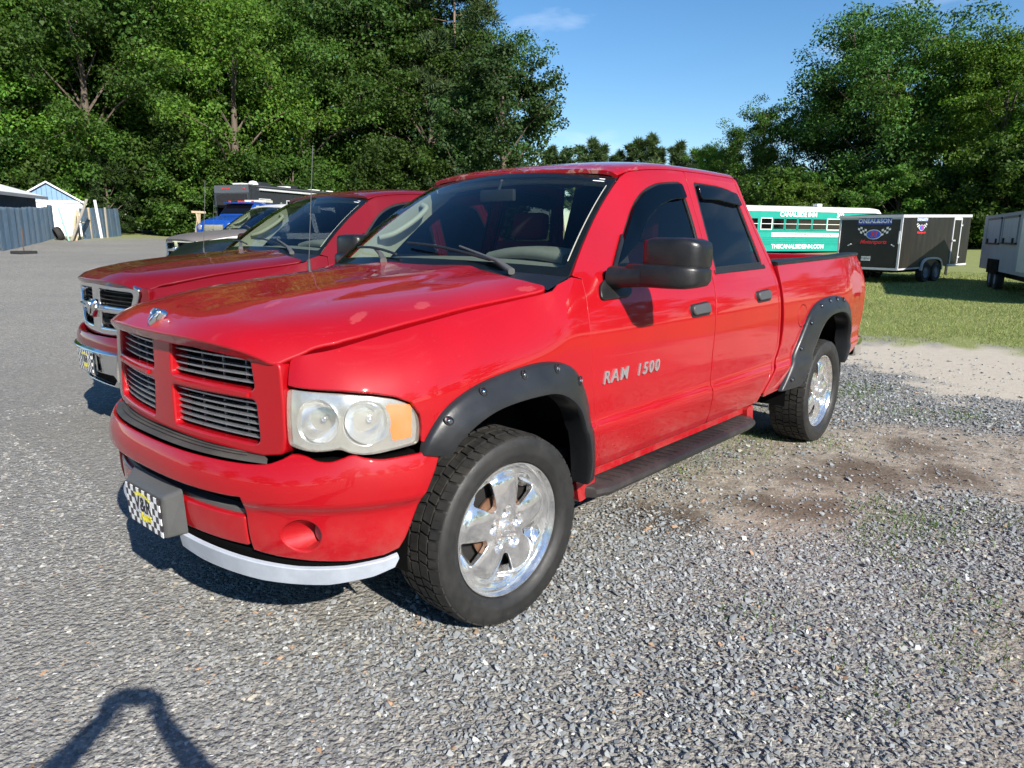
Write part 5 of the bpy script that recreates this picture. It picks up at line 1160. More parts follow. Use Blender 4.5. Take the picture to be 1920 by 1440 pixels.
    panel('lower_panel', rnd([(-.556, .470), (.556, .470), (.552, .588), (-.552, .588)], .015, 3), bumper, P, b, step=.04, gap=.002, roll=.012, depth=.03, off=-.010)
    panel('intake_lip', [(-.553, .586), (.553, .586), (.553, .604), (-.553, .604)], bumper, 'grey_plastic', b, step=.03, gap=0, roll=.003, depth=.05, off=-.030)
    panel('intake_backing', [(-.58, .58), (.58, .58), (.58, .68), (-.58, .68)], bumper, 'void_black', b, step=.06, gap=0, roll=0, off=-.070)
    # step pad on the bumper top
    us = np.linspace(-.66, .66, 34); V = []; rows = [(-.006, .792), (-.016, .7965), (-.055, .802), (-.095, .806), (-.130, .808)]
    for u in us:
        k = (1 - (abs(u)/.66)**6)
        for d, z in rows:
            o = -.006 + (d + .006)*max(.05, k); q = bumper(u, .785, 0.); e = bumper(u, .785, -.05); nn = (q - e)/.05; pt = q + nn*(o - .004); V.append((pt[0], pt[1], z - .004*(1-k)))
    m = len(rows); F = [(i*m+j, i*m+j+1, (i+1)*m+j+1, (i+1)*m+j) for i in range(len(us)-1) for j in range(m-1)]
    mobj('step_pad', V, F, 'pad_plastic', b, smooth=True)
    for d in (-.035, -.055, -.075):
        r = MB(); r.tube([tuple(np.array([*(bumper(u, .785, d)[:2]), .8035 + .0015*abs(d)/.03])) for u in np.linspace(-.56, .56, 25)], .0028, 5); r.build('pad_rib', 'pad_plastic', b, 60)
    # closing shelf between bumper, grille and lamps
    V = []; us = np.linspace(-1.27, 1.27, 60)
    for u in us:
        q = bumper(u, .80, -.02 if abs(u) > .7 else -.10); V += [tuple(q[:2]) + (.795,), (q[0]*.75 - .02, q[1]*.82, .797)]
    mobj('bumper_shelf', V, [(i*2, i*2+1, i*2+3, i*2+2) for i in range(len(us)-1)], 'void_black', b)
    # faded air dam under the bumper
    for mr in (False, True):
        panel('air_dam', [(.175, .452), (.40, .438), (.56, .428), (.75, .418), (.92, .420), (1.06, .434), (1.108, .447), (1.112, .430), (1.098, .396), (1.02, .372), (.86, .352), (.60, .352), (.30, .366), (.165, .385)], lambda u, z: bumper(u, z, .018), 'faded_valance', b, step=.03, gap=0, roll=.004, depth=.012, mirror=mr)
        panel('dam_gap_blocker', [(.0, .47), (1.10, .455), (1.10, .40), (1.0, .385), (.85, .365), (.3, .372), (0, .40)], lambda u, z: bumper(u, z, -.02), 'void_black', b, step=.06, gap=0, roll=0, mirror=mr)  # added black sheet behind the dam, run low to block sun through the gap
    # added black slab under the nose, blocks light leaking past the bumper
    pts = [tuple(bumper(u, .45, -.035)[:2]) for u in np.linspace(-1.08, 1.08, 30)]; t = MB(); t.prism(pts + [(.25, .70), (.25, -.70)], 'z', .435, .47); t.build('nose_blocker', 'void_black', root)
    # plate and its bracket
    q = MB(); r0 = [(1.000, y, z) for y, z in ((-.163, .428), (.163, .428), (.163, .592), (-.163, .592))]; r1 = [(.945, y, z) for y, z in ((-.235, .455), (.235, .455), (.215, .624), (-.215, .624))]
    q.add(r0 + r1, [(0, 1, 2, 3), (0, 4, 5, 1), (1, 5, 6, 2), (2, 6, 7, 3), (3, 7, 4, 0)]); o = q.build('plate_bracket', 'grey_plastic', b)
    mod = o.modifiers.new('bevel', 'BEVEL'); mod.width = .012; mod.segments = 3; mod.limit_method = 'ANGLE'
    plate(b, (1.0045, 0, .508), math.radians(2), 0)
    # door lettering
    for word, x0 in (('RAM', -.735), ('1500', -1.015)):
        V, F = text_mesh(word, .082, depth=.004, shear=.18, bold=.0014, spacing=1.25)
        for i, d in enumerate(doors):
            sg = 1 if i else -1; sy = -1 if i else 1; P_ = skin((x0 if not i else -1.75 - x0) + sg*V[:, 0]*1.08, .912 + V[:, 1]); P_[:, 1] += .005 + V[:, 2]; P_[:, 1] *= sy
            mobj('door_lettering', P_, F, 'badge_metal', d)
def front_gen4(root, P, hood_o):
    g4 = lambda y, z: grille(y, z) + np.stack([.02 + 0*np.asarray(y, float), 0*np.asarray(y, float), 0*np.asarray(y, float)], -1)
    half = [(0, .775), (.30, .782), (.44, .80), (.53, .86), (.60, 1.00), (.655, 1.105), (.655, 1.150), (.60, 1.168), (.30, 1.176), (0, 1.178)]
    go = half + [(-y, z) for y, z in half[::-1][1:-1]]
    up = rnd([(.070, 1.000), (.545, 1.000), (.590, 1.100), (.56, 1.118), (.070, 1.128)], .02, 3); lo = rnd([(.085, .835), (.41, .840), (.475, .880), (.52, .950), (.085, .950)], .02, 3)
    g = panel('grille', rnd(go, .03, 4), g4, 'chrome', root, [up, lo, up*[-1, 1], lo*[-1, 1]], step=.02, gap=0, roll=.016, depth=.05)
    panel('grille_backing', [(-.60, .82), (.60, .82), (.62, 1.15), (-.62, 1.15)], g4, 'void_black', g, step=.08, gap=0, roll=0, off=-.075)
    for sg in (1, -1):
        for z in np.linspace(.86, 1.10, 9):
            if abs(z - .975) > .035: curve_bar('grille_bar', [g4(sg*y, z) - np.array([.055, 0, 0]) for y in np.linspace(.06, .56, 8)], .01, .006, 'black_trim', g)
        curve_bar('crossbar_crest', [g4(sg*y, .975) + np.array([.010 - .006*(y > .3), 0, 0]) for y in np.linspace(.04, .56, 9)], .022, .020, 'chrome', g)
    ram_mark('grille_emblem', 'chrome', g, (.925, 0, .975), (0, 1, 0), (0, 0, 1), .13)
    panel('grille_flank', [(.60, .80), (.735, .84), (.735, 1.15), (.66, 1.16), (.655, 1.10), (.58, .93)], grille, P, root, step=.03, gap=.002, roll=.006); panel('grille_flank', [(-.60, .80), (-.735, .84), (-.735, 1.15), (-.66, 1.16), (-.655, 1.10), (-.58, .93)], grille, P, root, step=.03, gap=.002, roll=.006)
    half = [(0, .785), (.42, .79), (.62, .815), (.90, .822), (1.285, .815), (1.27, .72), (1.0, .690), (.5, .675), (0, .672)]
    panel('bumper_top', half + [(-u, z) for u, z in half[::-1][1:-1]], lambda u, z: bumper(u, z, .005), P, root, step=.04, roll=.012, depth=.12)
    half = [(0, .668), (.5, .671), (1.0, .686), (1.265, .716), (1.20, .60), (1.14, .50), (.95, .47), (.60, .455), (.42, .455), (.38, .50), (0, .50)]
    c = panel('bumper', half + [(-u, z) for u, z in half[::-1][1:-1]], lambda u, z: bumper(u, z, .03), 'chrome', root, step=.035, roll=.012, depth=.05)
    panel('intake_backing', [(-.7, .40), (.7, .40), (.7, .55), (-.7, .55)], bumper, 'void_black', c, step=.06, gap=0, roll=0, off=-.03)
    panel('air_dam', [(-.95, .40), (.95, .40), (.95, .47), (.60, .452), (.36, .45), (.30, .41), (-.30, .41), (-.36, .45), (-.60, .452), (-.95, .47)], lambda u, z: bumper(u, z, .012), 'chrome', c, step=.03, gap=0, roll=.006)
    q = MB(); q.box((1.005, 0, .575), (.03, .34, .17), bev=.01); q.build('plate_bracket', 'chrome', c, 30)
    plate(c, (1.024, 0, .580), math.radians(2), 0)
red_truck = empty('pickup_truck', label='bright red four-door pickup with black fender flares and painted red grille', cat='pickup truck')
make_pickup(red_truck)
wine_truck = empty('pickup_truck', (-.894, -3.198, 0), -.041, label='dark red pickup with chrome crosshair grille and chrome bumper beside the bright red one', cat='pickup truck')
make_pickup(wine_truck, gen=4, P='wine_paint', PH='wine_paint', PR='wine_paint', flares=False, steer=0.)
# ------------------------------------------------------------------ background vehicles (local frame: x along the visible side, that side at y=0 facing -y)
for n_, c_, r_ in (('bus_teal', (.012, .30, .235), .35), ('bus_white', (.78, .78, .75), .4), ('trailer_black', (.007, .0065, .006), .32), ('grey_primer', (.25, .265, .30), .55), ('aluminium', (.55, .56, .57), .35), ('rv_charcoal', (.030, .034, .040), .3), ('rv_silver', (.09, .10, .11), .35), ('truck_blue', (.008, .055, .28), .25), ('primer_hood', (.14, .125, .115), .5), ('cab_white', (.70, .69, .67), .35), ('car_black', (.010, .012, .010), .22), ('lamp_red', (.65, .03, .02), .3), ('logo_blue', (.03, .11, .60), .4), ('logo_red', (.72, .03, .04), .4), ('plate_white', (.72, .72, .70), .4), ('old_rubber', (.022, .022, .022), .8)):
    worn(n_, c_, r_, 2.5, .15, dust=tuple(min(.8, x*.8 + .015) for x in c_) if n_ not in ('logo_blue', 'logo_red') else None)
glass('dark_glass', (.04, .045, .05)); mat('window_void', (.004, .004, .005), .05, spec=.6); mat('stripe_grey', (.10, .10, .11), .5)
def streaky(name, col, c2):
    m = mat(name, col, .5); k = NT(m); p = k.pos(); mp = k.n('ShaderNodeMapping'); mp.inputs['Scale'].default_value = (2.6, 2.6, .35); k.l(p, mp.inputs['Vector'])
    f = k.ramp(k.noise(mp.outputs[0], 2.2, 7, .65), [(.42, 0), (.72, .8)]); k.set('Base Color', k.mix(f, col, c2)); return m
streaky('trailer_side', (.009, .0085, .008), (.032, .027, .017)); streaky('grey_side', (.33, .35, .39), (.48, .49, .52))
def at_box(name, x0, x1, y0, y1, z0, z1, m, parent, bev=0., sm=None):
    b = MB(); b.box(((x0+x1)/2, (y0+y1)/2, (z0+z1)/2), (abs(x1-x0), abs(y1-y0), abs(z1-z0)), bev=bev); return b.build(name, m, parent, sm)
def simple_wheel(x, y, z, r, w, parent, hub='aluminium'):
    b = MB(); b.lathe([(r*.55, -w/2), (r*.9, -w/2), (r, -w*.35), (r, w*.35), (r*.9, w/2), (r*.55, w/2)], 28, 'y'); o = b.build('wheel', 'old_rubber', parent, 40); o.location = (x, y, z)
    h = MB(); h.lathe([(.0001, -w*.42), (r*.2, -w*.44), (r*.25, -w*.3), (r*.5, -w*.28), (r*.58, -w*.45), (r*.6, -w*.4)], 20, 'y'); h.build('hub', hub, o, 40); return o
# ---- teal bus
def bus():
    d = (-.865, .502); z0 = float(gh(-42, -13)) - .02
    r = empty('bus', (-38.5, -14.5, z0), math.atan2(d[1], d[0]), 'teal bus with white roof and white lettering parked by the woods', 'bus')
    T = 3.30 - z0; b0 = .62 - z0 + .1; X0, X1 = -2.6, 9.0; Wd = 2.35
    sec = [(0, b0), (0, 2.98 - z0), (.03, 3.10 - z0), (.16, T - .08), (.5, T - .01), (Wd/2, T + .03), (Wd - .5, T - .01), (Wd - .16, T - .08), (Wd - .03, 3.10 - z0), (Wd, 2.98 - z0), (Wd, b0)]
    def shell(name, pts, m, xs):
        b = MB(); n = len(pts); V = []
        for x, s, zz in xs: V += [(x, Wd/2 + (y - Wd/2)*s, (z - b0)*zz + b0) for y, z in pts]
        b.add(V, [(i*n+j, (i+1)*n+j, (i+1)*n+j+1, i*n+j+1) for i in range(len(xs)-1) for j in range(n-1)] + [tuple(range(n))[::-1], tuple((len(xs)-1)*n+j for j in range(n))]); return b.build(name, m, r, 30)
    xs = [(X0, .95, .97), (X0 + .15, 1, 1), (X1 - .5, 1, 1), (X1 - .12, .98, .985), (X1 + .1, .90, .93)]
    body = shell('body', [sec[0], sec[1], sec[-2], sec[-1]], 'bus_teal', [(X0, 1, 1), (X1 + .1, 1, .985)])
    shell('roof', sec[1:-1], 'bus_white', xs)
    W = [(-2.35, -1.65), (-1.55, -.8), (-.7, .1), (.30, 1.05), (1.13, 1.89), (1.98, 2.79), (2.87, 3.81), (3.89, 4.89), (4.95, 5.90), (5.98, 6.85), (6.95, 7.85), (7.95, 8.75)]
    for i, (a, b) in enumerate(W):
        fm = 'bus_white' if i in (3, 8) else 'bus_teal'
        f = MB()
        for q in ((a, b, 2.56, 2.61), (a, b, 1.93, 1.98), (a, b, 2.255, 2.285)): f.box(((q[0]+q[1])/2, -.008, (q[2]+q[3])/2 - z0), (q[1]-q[0], .05, q[3]-q[2]))
        for q in (a, b): f.box((q, -.008, 2.27 - z0), (.05, .05, .68))
        w = f.build('window', fm if i in (3, 8) else 'bus_teal', r); 
        for lo, hi in ((1.98, 2.255), (2.285, 2.56)): at_box('pane', a + .025, b - .025, -.012, .006, lo - z0, hi - z0, 'window_void', w)
        at_box('sash_bar', a, b, -.036, -.02, 2.255 - z0, 2.285 - z0, 'bus_white', w)
    at_box('white_band', 1.08, 7.6, -.014, 0, 1.55 - z0, 1.775 - z0, 'bus_white', r)
    for z in (1.50, 1.40, 1.30, 1.20, 1.845, 1.12): at_box('rub_rail', X0, X1, -.022, 0, z - .018 - z0, z + .018 - z0, 'bus_teal', r)
    put = lambda t, s, x, z, m, **k: put_text('lettering', t, s, m, r, (x, -.022, z - z0), (1, 0, 0), (0, 0, 1), depth=.004, **k)
    put('CANALSIDE INN', .35, 2.86, 2.80, 'white_lettering', bold=.014, spacing=1.02); put('302-', .35, 5.92, 2.78, 'white_lettering', bold=.014)
    put('WEDDINGS', .24, 3.27, 1.66, 'stripe_grey', spacing=1.05); put('EVENTS', .24, 5.16, 1.65, 'stripe_grey', spacing=1.05)
    put('THECANALSIDEINN.COM', .33, 2.98, .985, 'white_lettering', bold=.010, spacing=.98)
    at_box('roof_hatch', 4.4, 4.75, .3, .7, T, T + .16, 'bus_white', r, .02)
    for x in (-1.2, 6.9): simple_wheel(x, .18, .47, .47, .28, r); simple_wheel(x, Wd - .18, .47, .47, .28, r)
    for x in (-1.2, 6.9): 
        b = MB(); b.lathe([(.02, -.006), (.62, -.006)], 20, 'y', (x, 0, .47), -.2, math.pi + .2, closed=False); b.build('wheel_arch', 'void_black', r, None, False)
    at_box('chassis', X0 + .3, X1 - .2, .4, Wd - .4, .35, b0 + .05, 'underbody', r)
bus()
# ---- black enclosed trailer
def logo(parent, O, R, U, s):
    """number-in-oval with crossed chequered flags, block lettering above and script below"""
    o, rr, uu = Vector(O), Vector(R), Vector(U); n = rr.cross(uu)
    g = empty('logo', parent=parent)
    P = lambda x, y, h: o + rr*x*s + uu*y*s + n*h
    def poly(name, pts, m, h): k = len(pts); return mobj(name, [P(x, y, h) for x, y in pts], [tuple(range(k))], m, g)
    poly('name_panel', [(-.55, .26), (.55, .26), (.55, .46), (-.55, .46)], 'logo_blue', .006)
    for sg in (-1, 1):
        for i in range(5):
            for j in range(3):
                x0, y0 = sg*(.17 + i*.075), .22 - (.0 if 0 else 0) - j*.07 - (.05 - i*.0) + i*.012
                poly('flag_square', [(x0, y0 - (5-i)*.02), (x0 + sg*.072, y0 - (4-i)*.02), (x0 + sg*.072, y0 - .065 - (4-i)*.02), (x0, y0 - .065 - (5-i)*.02)], 'bus_white' if (i + j) % 2 else 'trailer_black', .007)
    t = np.linspace(0, 2*math.pi, 22, endpoint=False)
    poly('oval_ring', [(.255*math.cos(a), -.06 + .155*math.sin(a)) for a in t], 'bus_white', .009); poly('oval', [(.235*math.cos(a), -.06 + .135*math.sin(a)) for a in t], 'logo_blue', .011)
    def tx(txt, size, x, y, m, h, **k):
        V, F = text_mesh(txt, size*s, depth=.001, **k); mobj('lettering', [o + rr*(x*s + v[0]) + uu*(y*s + v[1]) + n*(h + v[2]) for v in V], F, m, g)
    tx('ONEAL&SON', .185, 0, .36, 'white_lettering', .009, bold=.004*s); tx('91', .23, 0, -.06, 'logo_red', .014, bold=.008*s, shear=.2); tx('Motorsports', .17, 0, -.30, 'logo_red', .008, shear=.35, bold=.005*s)
def black_trailer():
    z0 = float(gh(-24.5, -3.3)); r = empty('cargo_trailer', (-23.28, -3.28, z0), math.atan2(.233, -.972), 'black enclosed cargo trailer with racing logo on its rear ramp door', 'trailer')
    B, T, L, Wd = .57 - z0, 2.24 - z0, 4.6, 2.08; tilt = .022; Z = lambda x, z: z + tilt*x
    b = MB(); V = []
    for x in (0, L):
        V += [(x, y, Z(x, z)) for y, z in ((0, B), (0, T - .04), (.05, T), (Wd/2, T + .05), (Wd - .05, T), (Wd, T - .04), (Wd, B))]
    b.add(V, [(i, 7+i, 7+(i+1) % 7, (i+1) % 7) for i in range(7)] + [tuple(range(7))[::-1], tuple(range(7, 14))]); b.build('body', 'trailer_side', r)
    at_box('ramp_door', -.03, -.002, .08, Wd - .08, B + .06, T - .13, 'trailer_black', r)
    for nm, x0, x1, y0, y1, za, zb in (('rear_trim', -.04, .0, -.008, .055, B - .03, T - .02), ('rear_trim', -.04, 0, Wd - .055, Wd + .008, B - .03, T - .02), ('rear_trim', -.04, 0, .055, Wd - .055, T - .13, T - .07), ('rear_sill', -.05, .0, .0, Wd, B - .05, B + .02)): at_box(nm, x0, x1, y0, y1, za, zb, 'aluminium', r)
    c = MB(); c.bar((-.05, -.012, T - .035), (L, -.012, Z(L, T - .035)), .03, .09); c.build('roof_rail', 'aluminium', r)
    c = MB(); c.bar((-.045, -.02, T - .035), (-.045, Wd + .02, T - .035), .03, .09); c.build('roof_rail', 'aluminium', r)
    c = MB(); c.bar((-.03, -.010, B - .015), (1.35, -.010, Z(1.35, B - .015)), .02, .05); c.build('lower_trim', 'aluminium', r)
    c = MB(); c.bar((3.2, -.012, Z(3.2, B - .01)), (L, -.012, Z(L, B - .01)), .02, .06); c.build('lower_trim', 'aluminium', r)
    logo(r, (-.034, .88, 1.70 - z0), (0, -1, 0), (0, 0, 1), 1.0); logo(r, (1.18, -.004, 1.90 - z0), (1, 0, .02), (0, 0, 1), .62)
    for y, a in ((1.66, -.5), (.22, .5)):
        c = MB(); c.bar((-.05, y - .06*math.cos(a), 1.30 - z0 - .06*math.sin(a)), (-.05, y + .06*math.cos(a), 1.30 - z0 + .06*math.sin(a)), .03, .045, up=(1, 0, 0)); c.build('corner_latch', 'aluminium', r)
    for y in (.045, Wd - .045):
        c = MB(); c.bar((-.06, y, 1.35 - z0), (-.06, y, 1.75 - z0), .035, .03, up=(1, 0, 0)); c.build('bar_lock', 'aluminium', r)
    at_box('license_plate', -.042, -.034, .92, 1.22, .80 - z0, .94 - z0, 'plate_white', r); put_text('plate_lettering', 'T18743', .10, 'black_trim', r, (-.0425, 1.07, .87 - z0), (0, -1, 0), (0, 0, 1), depth=.001)
    door = at_box('side_door', 3.36, 3.86, -.012, -.002, B + .12 + tilt*3.5, T - .16 + tilt*3.5, 'trailer_black', r)
    for x0, x1, za, zb in ((3.32, 3.37, B + .05, T - .10), (3.85, 3.90, B + .05, T - .10), (3.37, 3.85, T - .17, T - .06)): at_box('door_frame', x0, x1, -.028, 0, za + .08, zb + .08, 'aluminium', r)
    for z in (T - .35, B + .25): at_box('hinge', 3.80, 3.95, -.045, -.028, z + .06, z + .11, 'aluminium', r)
    at_box('door_handle', 3.30, 3.50, -.06, -.012, 1.44 - z0, 1.49 - z0, 'aluminium', r); at_box('step', 3.2, 3.9, -.10, .1, B - .02 + .05, B + .01 + .05, 'aluminium', r)
    c = MB()
    for i in range(13):
        t0, t1 = math.pi*i/13, math.pi*(i+1)/13; f = lambda t: (2.10 + .72*math.copysign(abs(math.cos(t))**.6, math.cos(t)), .40 + .42*max(0, math.sin(t))**.7)
        p, q = f(t0), f(t1); c.add([(p[0], -.06, p[1]), (q[0], -.06, q[1]), (q[0], .02, q[1]), (p[0], .02, p[1])], [(0, 1, 2, 3)]); c.add([(p[0], -.06, p[1]), (q[0], -.06, q[1]), (2.1 + (q[0]-2.1)*.9, -.06, .40 + (q[1]-.40)*.86), (2.1 + (p[0]-2.1)*.9, -.06, .40 + (p[1]-.40)*.86)], [(0, 1, 2, 3)])
    c.build('fender', 'aluminium', r, None, False)
    for x in (1.75, 2.47):
        for y in (.06, Wd - .06): simple_wheel(x, y, .335, .335, .20, r, 'grey_primer')
    c = MB(); c.bar((L, Wd/2, Z(L, B)), (L + 1.1, Wd/2, Z(L + 1.1, B - .03)), .12, .10); c.bar((L + .95, Wd/2, Z(L, B) + .2), (L + .95, Wd/2, .02), .07, .07); c.bar((L, .5, Z(L, B)), (L + .9, Wd/2, Z(L + .9, B)), .08, .08); c.bar((L, Wd - .5, Z(L, B)), (L + .9, Wd/2, Z(L + .9, B)), .08, .08); c.build('tongue', 'underbody', r)
    at_box('axle_beam', .6, 3.4, .5, Wd - .5, .32, B, 'underbody', r)
black_trailer()
def grey_trailer():
    z0 = float(gh(-23.6, -.4)); r = empty('concession_trailer', (-25.67, -1.45, z0), math.atan2(1.65, 5.32), 'weathered grey concession trailer with two closed serving hatches', 'trailer')
    B, T, L, Wd = .62 - z0, 2.24 - z0, 7.6, 2.2
    b = MB(); V = []
    for x in (0, L): V += [(x, y, z) for y, z in ((0, B), (0, T - .05), (.06, T), (Wd/2, T + .06), (Wd - .06, T), (Wd, T - .05), (Wd, B))]
    b.add(V, [(i, 7+i, 7+(i+1) % 7, (i+1) % 7) for i in range(7)] + [tuple(range(7))[::-1], tuple(range(7, 14))]); b.build('body', 'grey_side', r)
    at_box('roof_rail', -.02, L, -.02, .02, T - .09, T, 'grey_primer', r)
    for a, c, lo in ((.68, 2.68, 1.42), (3.10, 4.96, 1.44)):
        h = at_box('serving_hatch', a, c, -.025, -.002, lo - z0, 2.09 - z0, 'grey_side', r)
        for q in ((a - .03, c + .03, 2.09, 2.15), (a - .03, c + .03, lo - .05, lo)): at_box('hatch_frame', q[0], q[1], -.045, 0, q[2] - z0, q[3] - z0, 'black_trim', h)
        for x in (a - .015, c + .015): at_box('hatch_frame', x - .015, x + .015, -.035, 0, lo - z0, 2.09 - z0, 'grey_primer', h)
        for x in (a + .3, c - .35): at_box('hatch_latch', x, x + .06, -.07, -.02, lo - .02 - z0, lo + .12 - z0, 'black_trim', h)
    b = MB(); b.box((2.2, -.012, B + .12), (1.7, .03, .42), bev=.01); b.build('wheel_cutout', 'void_black', r)
    for x in (1.8, 2.65):
        for y in (.10, Wd - .1): simple_wheel(x, y, .34, .34, .20, r, 'grey_primer')
    at_box('entry_door', 5.45, 6.25, -.03, -.002, B + .1, T - .2, 'cab_white', r)
    at_box('corner_trim', -.02, .04, -.015, .04, B, T - .06, 'aluminium', r); at_box('chassis', .3, L - .2, .4, Wd - .4, .32, B + .02, 'underbody', r)
    b = MB(); b.bar((L, Wd/2, B), (L + 1.1, Wd/2, B - .05), .12, .1); b.bar((L + 1, Wd/2, B + .1), (L + 1, Wd/2, .02), .07, .07); b.build('tongue', 'underbody', r)
grey_trailer()
# ---- motorhome
def motorhome():
    z0 = float(gh(-22, -37.5)); r = empty('motorhome', (-19.3, -35.73, z0), math.atan2(-.36, -.93), 'dark motorhome with big windshield and white rooftop vents', 'motorhome')
    T, L, Wd, B = 4.20 - z0, 10.5, 2.5, .45
    b = MB(); V = []
    fr = [(.28, B), (.05, 1.0), (0, 1.25), (.0, T - .35), (.08, T - .08), (.25, T)]
    poly = fr + [(L, T), (L, B)]; b.prism([(x, z) for x, z in poly], 'y', 0, Wd); b.build('body', 'rv_charcoal', r, 30)
    at_box('windshield', -.025, -.004, .16, Wd - .16, 1.32, T - .52, 'dark_glass', r); at_box('windshield_backing', -.003, .06, .12, Wd - .12, 1.30, T - .50, 'rv_silver', r)
    at_box('front_cap', -.03, -.002, .05, Wd - .05, T - .48, T - .06, 'rv_silver', r, .01)
    for y in (.35, 1.40, 1.62, 1.84): 
        at_box('marker_light', -.05, -.03, y - .06, y + .06, T - .26, T - .20, 'lamp_red', r)
    at_box('awning_tube', .8, 6.5, -.12, -.01, T - .30, T - .20, 'aluminium', r); at_box('side_trim', .2, L, -.02, -.002, T - .10, T - .05, 'rv_silver', r)
    for a, c in ((.75, 1.75), (3.2, 4.6), (6.2, 7.4)):
        w = at_box('window', a, c, -.025, -.002, 1.55, T - .75, 'aluminium', r); at_box('pane', a + .05, c - .05, -.032, -.026, 1.60, T - .80, 'window_void', w)
    for x, y, l, h, m in ((.7, 1.2, .5, .10, 'bus_white'), (2.6, 1.3, .9, .26, 'rv_charcoal'), (5.0, 1.2, .9, .26, 'rv_charcoal'), (4.1, .8, .4, .12, 'bus_white'), (7.5, 1.2, .8, .14, 'bus_white'), (8.7, .9, .6, .12, 'bus_white')): at_box('roof_unit', x - l/2, x + l/2, y - .35, y + .35, T, T + h, m, r, .03)
    b = MB(); b.lathe([(.30, 0), (.29, .12), (.2, .25), (.0001, .30)], 20, 'z', (1.55, 1.0, T)); b.build('satellite_dome', 'bus_white', r, 40)
    for x in (1.7, 7.6): simple_wheel(x, .12, .48, .48, .28, r); simple_wheel(x, Wd - .12, .48, .48, .28, r)
motorhome()
# ---- blue work truck
def blue_truck():
    z0 = float(gh(-16, -31.5)) - .02; r = empty('work_truck', (-16.4, -31.4, z0), math.radians(30), 'blue work truck with long hood and roof marker lights', 'truck')
    def sec(x, w, z, zb, k=5.): return [((x, y*w, zb + (z - zb)*h)) for y, h in ((-1, 0), (-1, .72), (-.90, .93), (-.6, 1), (.6, 1), (.90, .93), (1, .72), (1, 0))]
    def hull(name, secs, m):
        V = [p for s in secs for p in s]; n = 8; b = MB(); b.add(V, [(i*n+j, i*n+(j+1) % n, (i+1)*n+(j+1) % n, (i+1)*n+j) for i in range(len(secs)-1) for j in range(n)] + [tuple(range(n))[::-1], tuple((len(secs)-1)*n+j for j in range(n))]); return b.build(name, m, r, 35)
    hull('hood', [sec(2.35, .62, 1.20, .5), sec(2.25, .78, 1.36, .5), sec(1.6, .84, 1.50, .5), sec(.55, .90, 1.62, .5)], 'truck_blue')
    hull('cab', [sec(.60, .95, 1.66, .5), sec(-.05, .93, 2.20, .5), sec(-.4, .92, 2.28, .5), sec(-2.3, .92, 2.28, .5), sec(-2.45, .90, 2.2, .5)], 'truck_blue')
    b = MB(); b.add([(.585, -.74, 1.70), (.585, .74, 1.70), (.06, .70, 2.14), (.06, -.70, 2.14)], [(0, 1, 2, 3)]); b.V = [(x + .03, y, z + .02) for x, y, z in b.V]; b.build('windshield', 'window_void', r)
    at_box('sun_visor', .02, .30, -.75, .75, 2.20, 2.23, 'truck_blue', r)
    for y in (-.62, -.12, 0, .12, .62): at_box('marker_light', -.08, 0, y - .05, y + .05, 2.26, 2.32, 'lamp_red', r)
    for s in (-1, 1):
        b = MB(); b.lathe([(.0001, .04), (.09, .03), (.125, 0), (.13, -.1)], 20, 'x', (2.30, s*.78, 1.02)); b.build('headlight', 'lamp_housing', r, 40)
        f = MB(); f.add(*loft([((2.3, s*.85, .92), (.12, .22)), ((1.9, s*.92, 1.0), (.16, .26)), ((1.0, s*.95, .95), (.14, .22)), ((.5, s*.95, .8), (.1, .15))], 0)); f.build('fender', 'truck_blue', r, 50)
        at_box('side_window', -1.1, -.15, s*.93 - .02, s*.93 + .02, 1.66, 2.12, 'window_void', r); simple_wheel(1.45, s*.85, .45, .45, .26, r); simple_wheel(-3.2, s*.85, .45, .45, .3, r)
        at_box('mirror', .35, .42, s*1.15 - .1, s*1.15 + .1, 1.75, 2.1, 'chrome', r, .02)
        b = MB(); b.tube([(-2.6, s*.75, 1.0), (-2.6, s*.75, 2.35)], .07, 10); b.build('exhaust_stack', 'chrome', r, 50)
    at_box('grille', 2.34, 2.40, -.5, .5, .65, 1.15, 'chrome', r, .02); at_box('bumper', 2.40, 2.6, -1.0, 1.0, .38, .62, 'chrome', r, .03); at_box('deck', -5.2, -2.6, -1.0, 1.0, .75, .95, 'truck_blue', r, .02); at_box('chassis', -5.0, 2.2, -.4, .4, .45, .75, 'underbody', r); at_box('light_bar', -2.0, -1.3, -.6, .6, 2.29, 2.42, 'cream_trim', r, .02)
blue_truck()
# ---- older pickup: grey bonnet, white cab (same body family as the dark red one, repainted)
def recolour(o, table):
    if o.type == 'MESH':
        for i, s in enumerate(o.material_slots):
            q = o.data.materials[i]
            if q is not None and q.name in table: s.link = 'OBJECT'; s.material = MATS[table[q.name]]
    for c in o.children: recolour(c, table)
old = copy_tree(wine_truck, None, (-6.3, -13.8, .05), 0.); old.scale = (1.12, 1.12, 1.12); tag(old, 'older white pickup with dull grey hood between the black car and blue truck', 'pickup truck')
for ch in old.children: recolour(ch, {'wine_paint': 'primer_hood' if ch.name.startswith('hood') else 'cab_white'})
